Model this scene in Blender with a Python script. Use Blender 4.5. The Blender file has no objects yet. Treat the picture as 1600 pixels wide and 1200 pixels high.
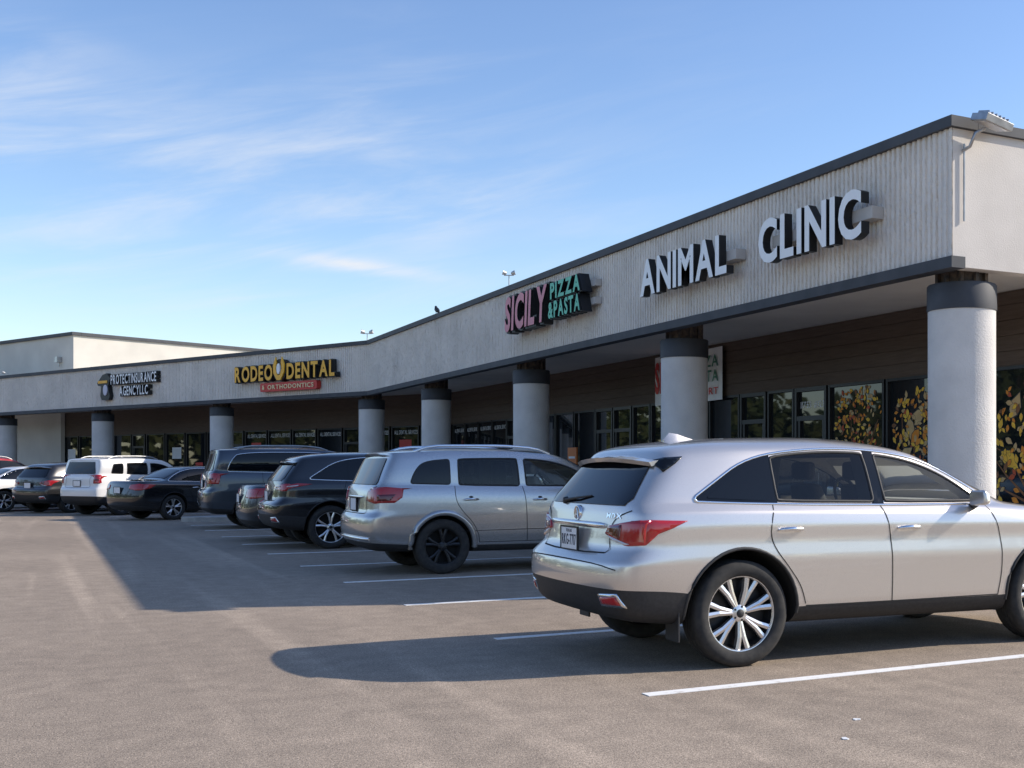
import bpy, bmesh, math, random
from mathutils import Vector, Matrix
from mathutils.bvhtree import BVHTree
random.seed(7)
ZOOM=None
scn=bpy.context.scene
COL=scn.collection
R=math.radians
# ------------------------------------------------------------------ materials
def pmat(name,base,rough=.5,metal=0.,coat=0.,spec=.5,emit=None):
    m=bpy.data.materials.new(name); m.use_nodes=True
    b=m.node_tree.nodes['Principled BSDF']
    b.inputs['Base Color'].default_value=(*base,1); b.inputs['Roughness'].default_value=rough
    b.inputs['Metallic'].default_value=metal; b.inputs['Coat Weight'].default_value=coat
    b.inputs['Coat Roughness'].default_value=.03; b.inputs['Specular IOR Level'].default_value=spec
    return m
def noisy(name,c1,c2,scale,rough=.8,bump=.2,dist=.01,stretch=(1,1,1),detail=5,lo=.35,hi=.65,metal=0.,coat=0.,fine=None):
    m=pmat(name,c1,rough,metal,coat); nt=m.node_tree; b=nt.nodes['Principled BSDF']
    tc=nt.nodes.new('ShaderNodeTexCoord'); mp=nt.nodes.new('ShaderNodeMapping'); mp.inputs['Scale'].default_value=stretch
    nt.links.new(tc.outputs['Object'],mp.inputs['Vector'])
    n=nt.nodes.new('ShaderNodeTexNoise'); n.inputs['Scale'].default_value=scale; n.inputs['Detail'].default_value=detail
    nt.links.new(mp.outputs[0],n.inputs['Vector'])
    r=nt.nodes.new('ShaderNodeValToRGB'); r.color_ramp.elements[0].position=lo; r.color_ramp.elements[1].position=hi
    r.color_ramp.elements[0].color=(*c1,1); r.color_ramp.elements[1].color=(*c2,1)
    nt.links.new(n.outputs['Fac'],r.inputs[0]); nt.links.new(r.outputs[0],b.inputs['Base Color'])
    if bump:
        src=n
        if fine:
            src=nt.nodes.new('ShaderNodeTexNoise'); src.inputs['Scale'].default_value=fine; src.inputs['Detail'].default_value=3
            nt.links.new(mp.outputs[0],src.inputs['Vector'])
        bp=nt.nodes.new('ShaderNodeBump'); bp.inputs['Strength'].default_value=bump; bp.inputs['Distance'].default_value=dist
        nt.links.new(src.outputs['Fac'],bp.inputs['Height']); nt.links.new(bp.outputs[0],b.inputs['Normal'])
    return m
def clear_glass(name,tint):
    m=bpy.data.materials.new(name); m.use_nodes=True; nt=m.node_tree; nt.nodes.remove(nt.nodes['Principled BSDF'])
    out=nt.nodes['Material Output']; mx=nt.nodes.new('ShaderNodeMixShader'); fr=nt.nodes.new('ShaderNodeFresnel'); fr.inputs['IOR'].default_value=1.5
    tr=nt.nodes.new('ShaderNodeBsdfTransparent'); tr.inputs['Color'].default_value=(*tint,1); gl=nt.nodes.new('ShaderNodeBsdfGlossy'); gl.inputs['Roughness'].default_value=.01
    nt.links.new(fr.outputs[0],mx.inputs[0]); nt.links.new(tr.outputs[0],mx.inputs[1]); nt.links.new(gl.outputs[0],mx.inputs[2]); nt.links.new(mx.outputs[0],out.inputs['Surface'])
    return m
def asphalt():
    m=pmat('asphalt',(.15,.14,.13),.9); nt=m.node_tree; b=nt.nodes['Principled BSDF']; L=nt.links.new
    tc=nt.nodes.new('ShaderNodeTexCoord')
    def noise(s,d,st=(1,1,1),rot=0,dis=0):
        mp=nt.nodes.new('ShaderNodeMapping'); mp.inputs['Scale'].default_value=st; mp.inputs['Rotation'].default_value=(0,0,rot)
        L(tc.outputs['Object'],mp.inputs[0]); n=nt.nodes.new('ShaderNodeTexNoise'); n.inputs['Scale'].default_value=s; n.inputs['Detail'].default_value=d; n.inputs['Distortion'].default_value=dis
        L(mp.outputs[0],n.inputs['Vector']); return n.outputs['Fac']
    def ramp(f,p0,p1,v0,v1):
        r=nt.nodes.new('ShaderNodeMapRange'); r.inputs[1].default_value=p0; r.inputs[2].default_value=p1; r.inputs[3].default_value=v0; r.inputs[4].default_value=v1
        L(f,r.inputs[0]); return r.outputs[0]
    def mul(a,b_):
        x=nt.nodes.new('ShaderNodeMath'); x.operation='MULTIPLY'; L(a,x.inputs[0]); L(b_,x.inputs[1]); return x.outputs[0]
    fine=noise(120,2); fine2=noise(45,2); mid=noise(5,5); big=noise(.22,5); streak=noise(.5,4,(1,.12,1),R(-35)); streak2=noise(2.0,5,(1,.04,1),R(-62),.5); stain=noise(.9,3); scuff=noise(3,6,(1,.25,1),R(20),1.5)
    v=mul(ramp(fine,.3,.7,.46,1.54),ramp(fine2,.3,.7,.76,1.24)); v=mul(v,ramp(mid,.3,.7,.87,1.13))
    v=mul(v,ramp(big,.3,.7,.85,1.13)); v=mul(v,ramp(streak,.35,.7,.93,1.13)); v=mul(v,ramp(streak2,.54,.70,1.0,1.28)); v=mul(v,ramp(stain,.66,.78,1.0,.74)); v=mul(v,ramp(scuff,.64,.76,1.0,1.2))
    mx=nt.nodes.new('ShaderNodeMix'); mx.data_type='RGBA'; mx.blend_type='MULTIPLY'; mx.inputs[0].default_value=1
    mx.inputs[6].default_value=(.312,.246,.184,1); L(v,mx.inputs[7]); L(mx.outputs[2],b.inputs['Base Color'])
    bp=nt.nodes.new('ShaderNodeBump'); bp.inputs['Strength'].default_value=.6; bp.inputs['Distance'].default_value=.006
    L(fine,bp.inputs['Height']); L(bp.outputs[0],b.inputs['Normal'])
    return m
M={}
M['asphalt']=asphalt()
M['line']=noisy('worn_white_paint',(.86,.84,.80),(.48,.42,.36),14,.8,.2,.004,lo=.56,hi=.78)
M['concrete']=noisy('concrete',(.50,.47,.43),(.38,.36,.33),3,.9,.3,.006)
M['rib']=noisy('ribbed_concrete',(.86,.79,.71),(.74,.68,.61),1.1,.95,.9,.02,(1,1,1),6,fine=34)
M['stucco']=noisy('stucco',(.74,.685,.625),(.66,.61,.555),1.5,.95,.45,.006,fine=60)
M['white_wall']=noisy('painted_block_wall',(.70,.66,.58),(.62,.58,.51),.8,.95,.2,.006,fine=40)
M['trim']=noisy('dark_slate_trim',(.045,.048,.056),(.066,.069,.078),3,.65,.1,.004)
M['column']=noisy('column_stucco',(.74,.705,.665),(.64,.61,.575),2.4,.9,.9,.008,fine=55)
M['neck']=noisy('rusty_neck',(.05,.05,.055),(.16,.12,.09),14,.85,.4,.006)
M['soffit']=noisy('soffit_plaster',(.80,.75,.67),(.72,.67,.60),1.2,.9,.1,.004)
M['wood']=noisy('dark_wood_panel',(.098,.068,.049),(.125,.088,.064),5,.75,.2,.005,(.6,.6,9))
M['frame']=pmat('dark_bronze_frame',(.016,.016,.018),.4)
M['pane']=pmat('storefront_glass',(.010,.013,.016),.02,spec=.5)
M['roof']=pmat('roof_membrane',(.35,.34,.32),.9)
M['white']=noisy('sign_white',(.96,.955,.94),(.92,.91,.90),6,.45,.0)
M['black']=pmat('matte_black',(.012,.012,.013),.5)
M['raceway']=noisy('raceway_paint',(.56,.52,.48),(.48,.45,.42),4,.6,.0)
M['pink']=noisy('sign_pink',(.76,.26,.31),(.66,.22,.27),5,.5,0)
M['teal']=noisy('sign_teal',(.13,.60,.40),(.11,.52,.35),5,.5,0)
M['yellow']=noisy('sign_yellow',(.97,.50,.025),(.92,.44,.025),5,.45,0)
M['pale']=pmat('sign_pale_yellow',(.92,.74,.42),.5)
M['red']=pmat('sign_red',(.60,.04,.03),.5)
M['lavender']=pmat('sign_pale_patch',(.62,.60,.70),.5)
M['banner']=noisy('vinyl_banner',(.90,.88,.84),(.82,.80,.76),3,.6,.15,.01)
M['green']=pmat('print_green',(.07,.22,.14),.6)
M['orange']=pmat('orange_sign',(.68,.20,.045),.55)
M['paper']=pmat('paper_white',(.80,.80,.79),.7)
M['blue']=pmat('print_blue',(.05,.12,.5),.6)
M['alu']=noisy('weathered_aluminium',(.50,.50,.50),(.36,.36,.36),8,.4,.0,metal=.8)
M['chrome']=pmat('chrome',(.80,.80,.81),.10,1.)
M['alloy']=pmat('alloy_wheel',(.74,.73,.72),.28,.9)
M['alloyd']=pmat('dark_alloy',(.030,.031,.034),.35,.6)
M['tyre']=noisy('tyre_rubber',(.022,.022,.023),(.040,.038,.036),20,.85,.1,.003)
M['plastic']=noisy('black_plastic',(.020,.020,.022),(.030,.030,.032),40,.6,.1,.002)
M['glass']=pmat('tinted_glass',(.006,.007,.009),.02,spec=.42)
M['clear']=clear_glass('clear_window_glass',(.84,.89,.87))
M['dim']=clear_glass('smoked_window_glass',(.30,.32,.33))
M['interior']=pmat('interior_trim',(.50,.47,.43),.8)
M['seat']=noisy('seat_leather',(.12,.11,.105),(.16,.15,.14),6,.6,.1,.003)
M['well']=pmat('wheel_well',(.008,.008,.008),.95)
M['tail']=pmat('taillight_red',(.42,.012,.015),.12,coat=1.)
M['taild']=pmat('taillight_dark_red',(.12,.005,.007),.10,coat=1.)
M['lens']=pmat('clear_lens',(.62,.60,.60),.12,coat=1.)
M['plate']=pmat('plate_white',(.84,.85,.86),.45)
M['ink']=pmat('plate_ink',(.02,.025,.05),.6)
M['seam']=pmat('panel_gap',(.012,.012,.013),.8)
def paint(n,c,metal=.75,rough=.3):
    m=pmat('paint_'+n,c,rough,metal,1.); nt=m.node_tree; b=nt.nodes['Principled BSDF']
    tc=nt.nodes.new('ShaderNodeTexCoord'); no=nt.nodes.new('ShaderNodeTexNoise'); no.inputs['Scale'].default_value=500; no.inputs['Detail'].default_value=1
    nt.links.new(tc.outputs['Object'],no.inputs['Vector'])
    mr=nt.nodes.new('ShaderNodeMapRange'); mr.inputs[1].default_value=.3; mr.inputs[2].default_value=.7; mr.inputs[3].default_value=rough*.94; mr.inputs[4].default_value=rough*1.06
    nt.links.new(no.outputs['Fac'],mr.inputs[0]); nt.links.new(mr.outputs[0],b.inputs['Roughness'])
    return m
P={'silver':paint('warm_silver',(.72,.67,.62),.72,.29),'silver2':paint('cool_silver',(.49,.485,.48),.8,.27),'black':paint('black',(.008,.008,.010),.1,.25),
   'grey':paint('dark_grey',(.055,.06,.07),.5),'slate':paint('blue_grey',(.060,.074,.094),.55),'white':paint('white',(.84,.83,.81),0,.35),
   'char':paint('charcoal',(.040,.039,.040),.4),'red':paint('red',(.42,.02,.02),.2)}
# ------------------------------------------------------------------ mesh builder
class MB:
    def __init__(s): s.v=[]; s.f=[]; s.m=[]; s.sm=[]
    def add(s,vs,fs,mi=0,smooth=False):
        o=len(s.v); s.v+=[Vector(p) for p in vs]
        for f in fs: s.f.append([i+o for i in f]); s.m.append(mi); s.sm.append(smooth)
    def hexa(s,c,mi=0):
        s.add(c,[(0,3,2,1),(4,5,6,7),(0,1,5,4),(1,2,6,5),(2,3,7,6),(3,0,4,7)],mi)
    def box(s,x0,x1,y0,y1,z0,z1,mi=0):
        s.hexa([(x0,y0,z0),(x1,y0,z0),(x1,y1,z0),(x0,y1,z0),(x0,y0,z1),(x1,y0,z1),(x1,y1,z1),(x0,y1,z1)],mi)
    def fbox(s,F,a0,a1,t0,t1,z0,z1,mi=0):
        s.hexa([F(a0,t0,z0),F(a1,t0,z0),F(a1,t1,z0),F(a0,t1,z0),F(a0,t0,z1),F(a1,t0,z1),F(a1,t1,z1),F(a0,t1,z1)],mi)
    def prism(s,loop0,loop1,mi=0):
        n=len(loop0); s.add(list(loop0)+list(loop1),[tuple(range(n))[::-1],tuple(range(n,2*n))]+[(i,(i+1)%n,n+(i+1)%n,n+i) for i in range(n)],mi)
    def tube(s,path,rad,n=10,mi=0,smooth=True,closed=False):
        path=[Vector(p) for p in path]; rad=rad if isinstance(rad,(list,tuple)) else [rad]*len(path)
        vs=[]; K=len(path)
        for i,p in enumerate(path):
            d=((path[(i+1)%K]-path[i-1]) if closed else (path[min(i+1,K-1)]-path[max(i-1,0)])).normalized()
            up=Vector((0,0,1)) if abs(d.z)<.9 else Vector((1,0,0))
            if closed: up=Vector((0,1,0))
            a=d.cross(up).normalized(); b=d.cross(a)
            for k in range(n):
                t=2*math.pi*k/n; vs.append(p+(a*math.cos(t)+b*math.sin(t))*rad[i])
        fs=[]
        for i in range(K if closed else K-1):
            j=(i+1)%K
            for k in range(n): fs.append((i*n+k,i*n+(k+1)%n,j*n+(k+1)%n,j*n+k))
        s.add(vs,fs,mi,smooth); e=K-1
        if not closed:
            s.add([vs[k] for k in range(n)],[tuple(range(n))],mi); s.add([vs[e*n+k] for k in range(n)],[tuple(range(n))[::-1]],mi)
    def lathe(s,prof,c,axis='z',n=32,mi=0,closed=False,smooth=True):
        c=Vector(c); vs=[]
        for r,h in prof:
            for k in range(n):
                t=2*math.pi*k/n; ca,sa=r*math.cos(t),r*math.sin(t)
                vs.append(c+(Vector((ca,sa,h)) if axis=='z' else Vector((ca,h,sa)) if axis=='y' else Vector((h,ca,sa))))
        m=len(prof); fs=[]
        for i in range(m if closed else m-1):
            j=(i+1)%m
            for k in range(n): fs.append((i*n+k,i*n+(k+1)%n,j*n+(k+1)%n,j*n+k))
        s.add(vs,fs,mi,smooth)
    def build(s,name,mats,parent=None,rel=None,bevel=0,sharp=None,fix=True,seg=2,allsmooth=False):
        me=bpy.data.meshes.new(name); off=Vector(rel.location) if rel else Vector((0,0,0))
        me.from_pydata([tuple(v-off) for v in s.v],[],s.f)
        me.polygons.foreach_set('material_index',s.m); me.polygons.foreach_set('use_smooth',s.sm)
        if bevel or fix:
            bm=bmesh.new(); bm.from_mesh(me)
            bmesh.ops.recalc_face_normals(bm,faces=bm.faces)
            if bevel: bmesh.ops.bevel(bm,geom=list(bm.edges),offset=bevel,segments=seg,affect='EDGES',profile=.5)
            bm.to_mesh(me); bm.free()
        if allsmooth: me.polygons.foreach_set('use_smooth',[True]*len(me.polygons))
        if sharp: me.set_sharp_from_angle(angle=R(sharp))
        return obj(name,me,mats,parent)
def obj(name,me,mats,parent=None):
    o=bpy.data.objects.new(name,me); COL.objects.link(o)
    if not isinstance(mats,(list,tuple)): mats=[mats]
    if len(me.materials)==0:
        for m in mats: me.materials.append(m)
    if parent: o.parent=parent
    return o
def tag(o,label,cat,group=None):
    o['label']=label; o['category']=cat
    if group: o['group']=group
    return o
def thing(name,label,cat,loc=(0,0,0),rz=0,group=None):
    o=bpy.data.objects.new(name,None); COL.objects.link(o); o.location=loc; o.rotation_euler=(0,0,rz); o.empty_display_size=.2
    return tag(o,label,cat,group)
def struct(o): o['kind']='structure'; return o
# ------------------------------------------------------------------ lettering
_g={}
def glyph(ch,bold):
    k=(ch,bold)
    if k not in _g:
        cu=bpy.data.curves.new('t','FONT'); cu.body=ch; cu.size=1; cu.extrude=.5; cu.offset=bold; cu.resolution_u=4
        ob=bpy.data.objects.new('t',cu); me=bpy.data.meshes.new_from_object(ob)
        vs=[v.co.copy() for v in me.vertices]; fs=[tuple(p.vertices) for p in me.polygons]; ns=[p.normal.z for p in me.polygons]
        bpy.data.objects.remove(ob); bpy.data.curves.remove(cu); bpy.data.meshes.remove(me)
        _g[k]=(vs,fs,ns)
    return _g[k]
def layout(s,bold,gap=.14,space=.42):
    H=max(v.y for v in glyph('H',bold)[0]); x=0; out=[]
    for ch in s:
        if ch==' ': x+=space*H; continue
        g=glyph(ch,bold); x0=min(v.x for v in g[0]); x1=max(v.x for v in g[0])
        out.append((ch,x-x0)); x+=x1-x0+gap*H
    return out,x-gap*H,H
def letters(s,F,aL,aR,z0,h,t,depth,mats,parent=None,rel=None,bold=.02,gap=.14,name='letter',one=None,slant=0,space=.42,outl=None):
    lay,W,H=layout(s,bold,gap,space); sx=(aL-aR)/W; sz=h/H
    gb=bold if outl is None else outl
    big=MB() if one else None
    for ch,dx in lay:
        vs,fs,ns=glyph(ch,gb); mb=big or MB()
        pts=[]
        for v in vs:
            gx=(v.x+dx)*sx+slant*v.y*sz; pts.append(F(aL-gx,t+(.5-v.z)*depth,z0+v.y*sz))
        o=len(mb.v); mb.v+=pts
        for f,n in zip(fs,ns): mb.f.append([i+o for i in f]); mb.m.append(0 if n>.5 else 1); mb.sm.append(False)
        if not one: mb.build(name,mats,parent,rel,fix=False)
    if one: return big.build(one,mats,parent,rel,fix=False)
# ------------------------------------------------------------------ cars
def lerp(zl,x):
    if not isinstance(zl,list): return zl
    if x<=zl[0][0]: return zl[0][1]
    for (a,b),(c,d) in zip(zl,zl[1:]):
        if x<=c: return b+(d-b)*(x-a)/(c-a)
    return zl[-1][1]
def half_ring(r):
    xr,xf,w,br,bf,z=r; L=xf-xr
    lr=min(.9,L*.3); lf=min(1.2,L*.35)
    yw=lambda x: w*(1-.04*max(0,1-(x-xr)/lr)**2-.07*max(0,1-(xf-x)/lf)**2)
    E=[(0,0),(.4,.06),(.75,.25),(.93,.6)]; pts=[]
    for yf,k in E: x=xr+br*k; pts.append((x,yf*yw(xr+br),lerp(z,x)))
    a=xr+br*1.15; b=xf-bf*1.15; NS=15
    for i in range(NS): x=a+(b-a)*i/(NS-1); pts.append((x,yw(x),lerp(z,x)))
    for yf,k in E[::-1]: x=xf-bf*k; pts.append((x,yf*yw(xf-bf),lerp(z,x)))
    return pts
def offset_poly(p,d):
    n=len(p); A=sum(p[i][0]*p[(i+1)%n][1]-p[(i+1)%n][0]*p[i][1] for i in range(n)); s=1 if A>0 else -1; out=[]
    for i in range(n):
        a,b,c=Vector(p[i-1]),Vector(p[i]),Vector(p[(i+1)%n]); e=(b-a).normalized(); f=(c-b).normalized()
        n1=Vector((e.y,-e.x))*s; n2=Vector((f.y,-f.x))*s; m=(n1+n2); m=m/max(.5,m.length_squared/2) if m.length>.01 else n1
        out.append(tuple(b+m*d))
    return out
def soften(p,closed=True,it=2,cap=.025):
    for _ in range(it):
        out=[]; n=len(p)
        for i in range(n):
            if not closed and i in (0,n-1): out.append(p[i]); continue
            a,b,c=Vector(p[i-1]),Vector(p[i]),Vector(p[(i+1)%n]); l1=(b-a).length; l2=(c-b).length
            ang=math.degrees((b-a).angle(c-b)) if l1>1e-6 and l2>1e-6 else 0
            k1=.25*l1; k2=.25*l2
            if ang>45: k1=min(k1,cap); k2=min(k2,cap)
            out.append(tuple(b+(a-b)*(k1/l1))); out.append(tuple(b+(c-b)*(k2/l2)))
        p=out; cap*=.4
    return p
def clip_x(p,xm,keep=1):
    out=[]; n=len(p); ins=lambda q: (q[0]<=xm) if keep>0 else (q[0]>=xm)
    for i in range(n):
        a,b=p[i],p[(i+1)%n]
        if ins(a): out.append(a)
        if ins(a)!=ins(b):
            t=(xm-a[0])/(b[0]-a[0]); out.append((xm,a[1]+(b[1]-a[1])*t))
    return out
def densify(L,step,closed=False):
    L=[Vector(p) for p in L]; pts=[]
    for a,b in zip(L,L[1:]+([L[0]] if closed else [])):
        k=max(1,int((b-a).length/step)); pts+=[a.lerp(b,i/k) for i in range(k)]
    if not closed: pts.append(L[-1])
    return pts
def patch_into(mb,bvh,poly,proj,off,step=.06,mi=0,skirt=False):
    bm=bmesh.new(); vs=[bm.verts.new((a,b,0)) for a,b in poly]; bm.faces.new(vs); bmesh.ops.triangulate(bm,faces=bm.faces)
    for ax in (0,1):
        lo=min(p[ax] for p in poly); hi=max(p[ax] for p in poly); k=max(1,int((hi-lo)/step))
        for i in range(1,k+1):
            c=lo+(hi-lo)*i/(k+1); co=[0,0,0]; co[ax]=c; no=[0,0,0]; no[ax]=1
            bmesh.ops.bisect_plane(bm,geom=bm.verts[:]+bm.edges[:]+bm.faces[:],plane_co=co,plane_no=no)
    dirs={'R':Vector((0,1,0)),'L':Vector((0,-1,0)),'B':Vector((1,0,0)),'F':Vector((-1,0,0)),'T':Vector((0,0,-1))}; d=dirs[proj]
    edge=set()
    bnd=[e for e in bm.edges if len(e.link_faces)==1]
    if skirt:
        ret=bmesh.ops.extrude_edge_only(bm,edges=bnd); edge={v for v in ret['geom'] if isinstance(v,bmesh.types.BMVert)}
    for v in bm.verts:
        a,b=v.co.x,v.co.y
        o={'R':Vector((a,-3,b)),'L':Vector((a,3,b)),'B':Vector((-3,a,b)),'F':Vector((9,a,b)),'T':Vector((a,b,5))}[proj]
        h,nn,_,_=bvh.ray_cast(o,d)
        if h is None:
            h,nn,_,_=bvh.find_nearest(o+d*3.2)
        if nn.dot(d)>0: nn=-nn
        v.co=h+nn*(off if v not in edge else -.008)
    bm.verts.index_update(); bm.normal_update(); o=len(mb.v); mb.v+=[v.co.copy() for v in bm.verts]
    for f in bm.faces:
        ix=[v.index+o for v in f.verts]
        if f.normal.dot(d)>0: ix=ix[::-1]
        mb.f.append(ix); mb.m.append(mi); mb.sm.append(True)
    bm.free()
def hit(bvh,o,d):
    h,n,_,_=bvh.ray_cast(Vector(o),Vector(d))
    return h
def outline_tube(bvh,poly,s,rad):
    path=[]
    for p in densify(poly,.05,True):
        h=hit(bvh,(p.x,s*3,p.y),(0,-s,0))
        if h: path.append(h)
    q=MB(); q.tube(path,rad,8,closed=True); return q
def wheel(root,cx,cy,side,RR,rim,w,style,rimmat,pocket):
    g=MB(); n=40; s=side
    P2=[(rim,.42),(rim-.010,.41),(rim-.016,.36),(rim-.028,.22),(rim-.035,-.3),(rim-.01,-.42)]
    g.lathe([(r,s*y*w) for r,y in P2[:3]],(0,0,0),'y',n,0)
    g.lathe([(r,s*y*w) for r,y in P2[2:]],(0,0,0),'y',n,1)
    g.lathe([(.001,s*.02*w),(rim-.03,s*.02*w)],(0,0,0),'y',n,1)
    ns,wd,dbl=style[:3]; hwk=style[3] if len(style)>3 else 1; yo=s*w*.38
    for k in range(ns):
        base=2*math.pi*k/ns+.3
        for sg in ((-1,1) if dbl else (0,)):
            a0=base+sg*wd*.30; a1=base+sg*wd*1.0
            hw0=.014*hwk if dbl else .03; hw1=.013*hwk if dbl else .026
            def q(r,a,hw,y): 
                c,sn=math.cos(a),math.sin(a); return [(r*c-hw*sn,y,r*sn+hw*c),(r*c,y+s*.006,r*sn),(r*c+hw*sn,y,r*sn-hw*c)]
            A=q(.045,a0,hw0*.8,yo-s*.022); Bq=q((rim)*.62,(a0+a1)/2,hw0*.9,yo-s*.010); C=q(rim-.008,a1,hw1*1.15,yo-s*.008)
            dn=-s*.035
            for X,Y in ((A,Bq),(Bq,C)):
                for u in (0,1):
                    top=[X[u],X[u+1],Y[u+1],Y[u]]; g.hexa(top+[(p[0],p[1]+dn,p[2]) for p in top],0)
    g.lathe([(.001,yo-s*.008),(.040,yo-s*.010),(.060,yo-s*.018),(.066,yo-s*.05)],(0,0,0),'y',24,0)
    for k in range(5):
        t=2*math.pi*k/5; g.lathe([(.001,yo-s*.008),(.008,yo-s*.009),(.008,yo-s*.02)],(.048*math.cos(t),0,.048*math.sin(t)),'y',8,1)
    o=g.build('wheel',[rimmat,pocket],root,sharp=40); o.location=(cx,cy,RR)
    t=MB()
    T=[(rim-.005,.42),(rim+.012,.49),(rim+(RR-rim)*.55,.52),(RR-.028,.49),(RR-.008,.44),(RR,.36),(RR,.12),(RR-.008,.115),(RR-.008,.085),(RR,.08),(RR,-.08),(RR-.008,-.085),(RR-.008,-.115),(RR,-.12),(RR,-.36),(RR-.008,-.44),(RR-.028,-.49),(rim+.01,-.49),(rim-.005,-.42)]
    t.lathe([(r,s*y*w) for r,y in T],(0,0,0),'y',48,0,closed=True); t.build('tyre',M['tyre'],o,sharp=50)
    h=MB(); h.lathe([(.001,yo+s*.000),(.024,yo-s*.001),(.030,yo-s*.008)],(0,0,0),'y',20); h.build('hub_cap',M['plastic'],o)
    return o
def eval_mesh(ob):
    bpy.context.view_layer.update(); dg=bpy.context.evaluated_depsgraph_get(); return bpy.data.meshes.new_from_object(ob.evaluated_get(dg))
def build_car(sp,name,label,cat,loc,rz,paintm,scale=(1,1,1),group=None,**ov):
    c=dict(sp); c.update(ov); sx,sy,sz=scale
    root=thing(name,label,cat,loc,rz,group)
    RG=list(c['rings']); sqf=c.get('square',0)
    if sqf:
        gi=c['gi']
        RG=[(r if i<gi else ((.25+(r[0]-.25)*(1-.5*sqf)) if i<=gi+3 else r[0]-.1*sqf,r[1]+.12*sqf,r[2]*(1+.075*sqf),r[3]*.8,r[4],r[5])) for i,r in enumerate(RG)]
    rings=[[(x*sx,y*sy,z*sz) for x,y,z in half_ring(r)] for r in RG]
    Mh=len(rings[0]); N=2*Mh-2; vs=[]; fs=[]; mi=[]
    for hr in rings:
        vs+=[(x,y,z) for x,y,z in hr]+[(hr[j][0],-hr[j][1],hr[j][2]) for j in range(Mh-2,0,-1)]
    for k in range(len(rings)-1):
        for j in range(N):
            fs.append((k*N+j,k*N+(j+1)%N,(k+1)*N+(j+1)%N,(k+1)*N+j)); mi.append(1 if k<c['dark'] else 0)
    for base,m_ in ((0,1),((len(rings)-1)*N,0)):
        for j in range(Mh-1):
            a,b=j,j+1; a2=(N-j)%N; b2=N-j-1
            f=[base+a,base+b,base+b2,base+a2]; f2=[]
            for i in f:
                if i not in f2: f2.append(i)
            fs.append(tuple(f2)); mi.append(m_)
    me=bpy.data.meshes.new('cage'); me.from_pydata(vs,[],fs); me.polygons.foreach_set('material_index',mi)
    bm=bmesh.new(); bm.from_mesh(me); bmesh.ops.recalc_face_normals(bm,faces=bm.faces); bm.to_mesh(me); bm.free()
    me.polygons.foreach_set('use_smooth',[True]*len(me.polygons))
    cr=me.attributes.new('crease_edge','FLOAT','EDGE'); cv=[0.]*len(me.edges); ck=c.get('crease',{})
    for e in me.edges:
        k0,k1=e.vertices[0]//N,e.vertices[1]//N
        if k0==k1 and k0 in ck and abs((e.vertices[0]-e.vertices[1]))%N in (1,N-1): cv[e.index]=ck[k0]
    cr.data.foreach_set('value',cv)
    slots=[paintm,c.get('cladmat',M['plastic']),M['well'],M['interior']]
    for m_ in slots: me.materials.append(m_)
    tmp=bpy.data.objects.new('cage',me); COL.objects.link(tmp)
    md=tmp.modifiers.new('s','SUBSURF'); md.levels=2; md.render_levels=2
    m1=eval_mesh(tmp); bvh=BVHTree.FromPolygons([v.co.copy() for v in m1.vertices],[tuple(p.vertices) for p in m1.polygons])
    ax=[c['axr']*sx,c['axf']*sx]; RR=c['wr']; AR=c['ar']; yo=c['yo']*sy; ww=c.get('ww',.235)
    S=lambda p:[(a*sx,b*sz) for a,b in p]; Sy=lambda p:[(a*sy,b*sz) for a,b in p]; St=lambda p:[(a*sx,b*sy) for a,b in p]
    mir=lambda p:[(-a,b) for a,b in p]
    clear=c.get('clear',())
    cut=MB()
    for x in ax:
        for s in (-1,1):
            cut.lathe([(.001,s*.50),(AR,s*.50),(AR,s*1.3),(.001,s*1.3)],(x,0,RR+.015),'y',56,2,closed=False)
    dlo=soften(S(c['dlo'])); glass=[soften(S(g),cap=.018) for g in c['glass']]
    for i in clear:
        pp=offset_poly(glass[i],-.006); cut.prism([(a,-1.3,b) for a,b in pp],[(a,1.3,b) for a,b in pp],3)
    cuts=[cut]
    if clear:
        c2=MB(); wp=offset_poly(St(c['ws']),-.01); zl=c['cabin'][2]*sz+.03; c2.prism([(a,b,zl) for a,b in wp],[(a,b,2.2) for a,b in wp],3); cuts.append(c2)
        # cabin hollow joining both rows of windows
        x0,x1,z0,z1,yw=c['cabin']; c3=MB(); c3.hexa([(x0*sx,-yw,z0*sz),(x1*sx,-yw,z0*sz),(x1*sx,yw,z0*sz),(x0*sx,yw,z0*sz),(x0*sx+.02,-yw*.86,z1*sz),(x1*sx-.35,-yw*.86,z1*sz),(x1*sx-.35,yw*.86,z1*sz),(x0*sx+.02,yw*.86,z1*sz)],3); cuts.append(c3)
    cos=[]
    for ci,cu in enumerate(cuts):
        cm=bpy.data.meshes.new('cut'); cm.from_pydata([tuple(v) for v in cu.v],[],cu.f); cm.polygons.foreach_set('material_index',cu.m)
        bm=bmesh.new(); bm.from_mesh(cm); bmesh.ops.remove_doubles(bm,verts=bm.verts,dist=.0022); bmesh.ops.recalc_face_normals(bm,faces=bm.faces); bm.to_mesh(cm); bm.free()
        for m_ in slots: cm.materials.append(m_)
        co=bpy.data.objects.new('cut',cm); COL.objects.link(co); cos.append(co)
        bo=tmp.modifiers.new('b','BOOLEAN'); bo.operation='DIFFERENCE'; bo.solver='EXACT'; bo.object=co
    m2=eval_mesh(tmp); m2.name='body'
    m2.polygons.foreach_set('use_smooth',[True]*len(m2.polygons)); m2.set_sharp_from_angle(angle=R(38))
    bpy.data.objects.remove(tmp)
    for co in cos: bpy.data.objects.remove(co)
    obj('body',m2,[paintm],root)
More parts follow.
